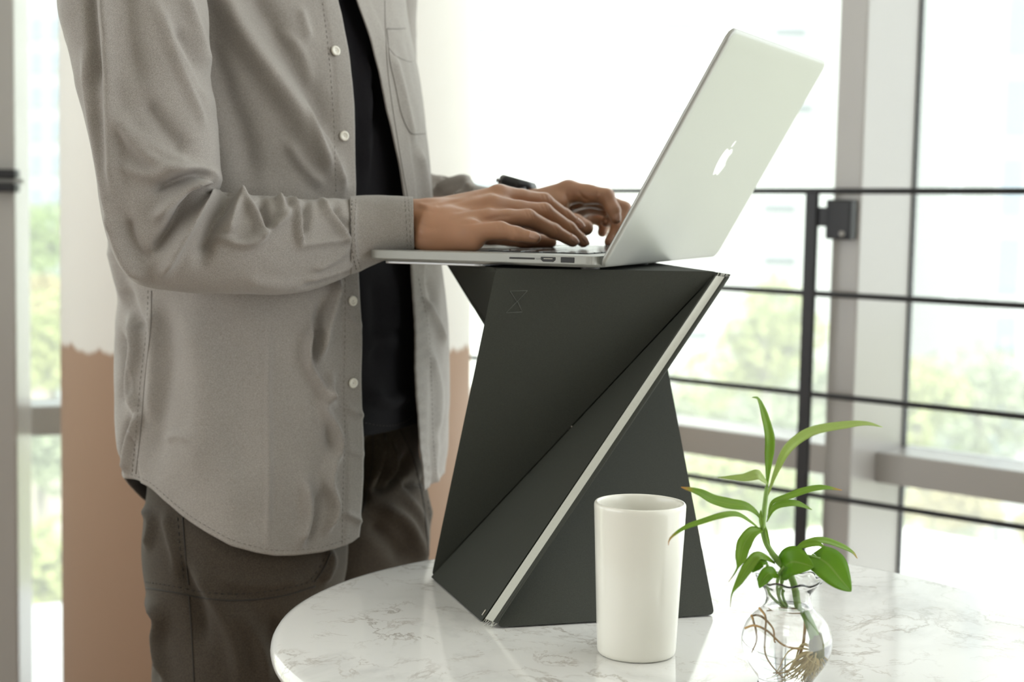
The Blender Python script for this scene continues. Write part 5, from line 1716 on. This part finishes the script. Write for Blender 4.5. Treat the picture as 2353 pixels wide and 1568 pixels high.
for s, sg in enumerate((1, -1)):
    an = tp(-.02, sg * .112, 0)
    ax_ = PF * math.cos(.12) + PR * sg * math.sin(.12); ay_ = np.cross(EZ, ax_)
    outl = catmull(np.array([(-.085, 0, 0), (-.075, .034, 0), (0, .038, 0), (.09, .047, 0), (.15, .044, 0), (.185, .015, 0), (.186, -.012, 0), (.15, -.038, 0), (.09, -.043, 0), (0, -.036, 0), (-.075, -.033, 0), (-.085, 0, 0)]), 60)[:-1]
    n_ = len(outl); rings_ = []
    for z_, sc2, top in ((.0, .97, 0), (.024, 1, 0), (.025, .96, 0), (.05, .93, 0), (.068, .80, .4), (.085, .55, .8)):
        rings_.append([an + ax_ * (x_ * (sc2 if x_ > 0 else 1) * (1 - top * .45 * (x_ > 0)) + 0) + ay_ * y_ * sc2 + EZ * (z_ if z_ < .06 else z_ - .02 * max(0, x_) / .18) for x_, y_, _ in outl])
    V = [p for rg_ in rings_ for p in rg_]; F = []
    for i in range(len(rings_) - 1):
        for k_ in range(n_): F.append((i * n_ + k_, i * n_ + (k_ + 1) % n_, (i + 1) * n_ + (k_ + 1) % n_, (i + 1) * n_ + k_))
    F += [tuple(reversed(range(n_))), tuple(range((len(rings_) - 1) * n_, len(rings_) * n_))]
    sh = mesh('shoe', V[2 * n_:], [tuple(q_ - 2 * n_ for q_ in f_) for f_ in F if min(f_) >= 2 * n_], m_shoe, person)
    mesh('sole', V[:2 * n_], [f_ for f_ in F if max(f_) < 2 * n_] + [tuple(range(n_, 2 * n_))], m_sole, sh)

# ---------------------------------------------------------------- wristwatch on the left wrist
m_res = mat('watch_resin', (.018, .018, .02), .35)
wA = at(1150, 492, 1.822); wB = at(1215, 490, 1.820)
wax = (wB - wA) / np.linalg.norm(wB - wA); wc = (wA + wB) / 2 + wax * .004
u_ = EZ - wax * wax[2]; u_ /= np.linalg.norm(u_); v_ = np.cross(wax, u_)
V = []
nn = 64
for k_ in range(nn):
    t = 2 * math.pi * k_ / nn
    rr = np.array([math.cos(t) * .0322, math.sin(t) * .0345])
    for dw, dr in ((-.011, 0), (-.0105, .0022), (.0105, .0022), (.011, 0), (.0105, -.0008), (-.0105, -.0008)):
        V.append(wc + wax * dw + u_ * (rr[0] * (1 + dr / .033)) + v_ * (rr[1] * (1 + dr / .033)))
F = []
for k_ in range(nn):
    l_ = (k_ + 1) % nn
    for j in range(6): F.append((k_ * 6 + j, l_ * 6 + j, l_ * 6 + (j + 1) % 6, k_ * 6 + (j + 1) % 6))
watch = mesh('wristwatch', V, F, m_res, person, label='chunky black wristwatch')
ctop = wc + u_ * .0315
wx2 = wax * math.cos(.3) - u_ * math.sin(.3); u2 = u_ * math.cos(.3) + wax * math.sin(.3)
V, F = [], []
pr3 = [(.017, -.008), (.0205, -.006), (.0215, .001), (.0205, .0050), (.0180, .0075), (.0160, .0072), (.0155, .0060), (.0005, .0060)]
for rr, hh_ in pr3:
    for k_ in range(40):
        t = 2 * math.pi * k_ / 40; q_ = 1 + .035 * math.cos(8 * t)
        V.append(ctop + wx2 * rr * q_ * math.cos(t) + v_ * rr * q_ * math.sin(t) + u2 * hh_)
for i in range(len(pr3) - 1):
    for k_ in range(40): F.append((i * 40 + k_, i * 40 + (k_ + 1) % 40, (i + 1) * 40 + (k_ + 1) % 40, (i + 1) * 40 + k_))
mesh('watch_case', V, F, m_res, watch)
for t in (.5, 2.6, 3.7, 5.8):
    c_ = ctop + wx2 * .0245 * math.cos(t) + v_ * .0245 * math.sin(t); dn = wx2 * math.cos(t) + v_ * math.sin(t)
    V, F = tube([c_ - dn * .002, c_ + dn * .002], .0022, 12); mesh('watch_button', V, F, mat('watch_steel', (.3, .3, .31), .3, .8) if 'watch_steel' not in bpy.data.materials else bpy.data.materials['watch_steel'], watch)
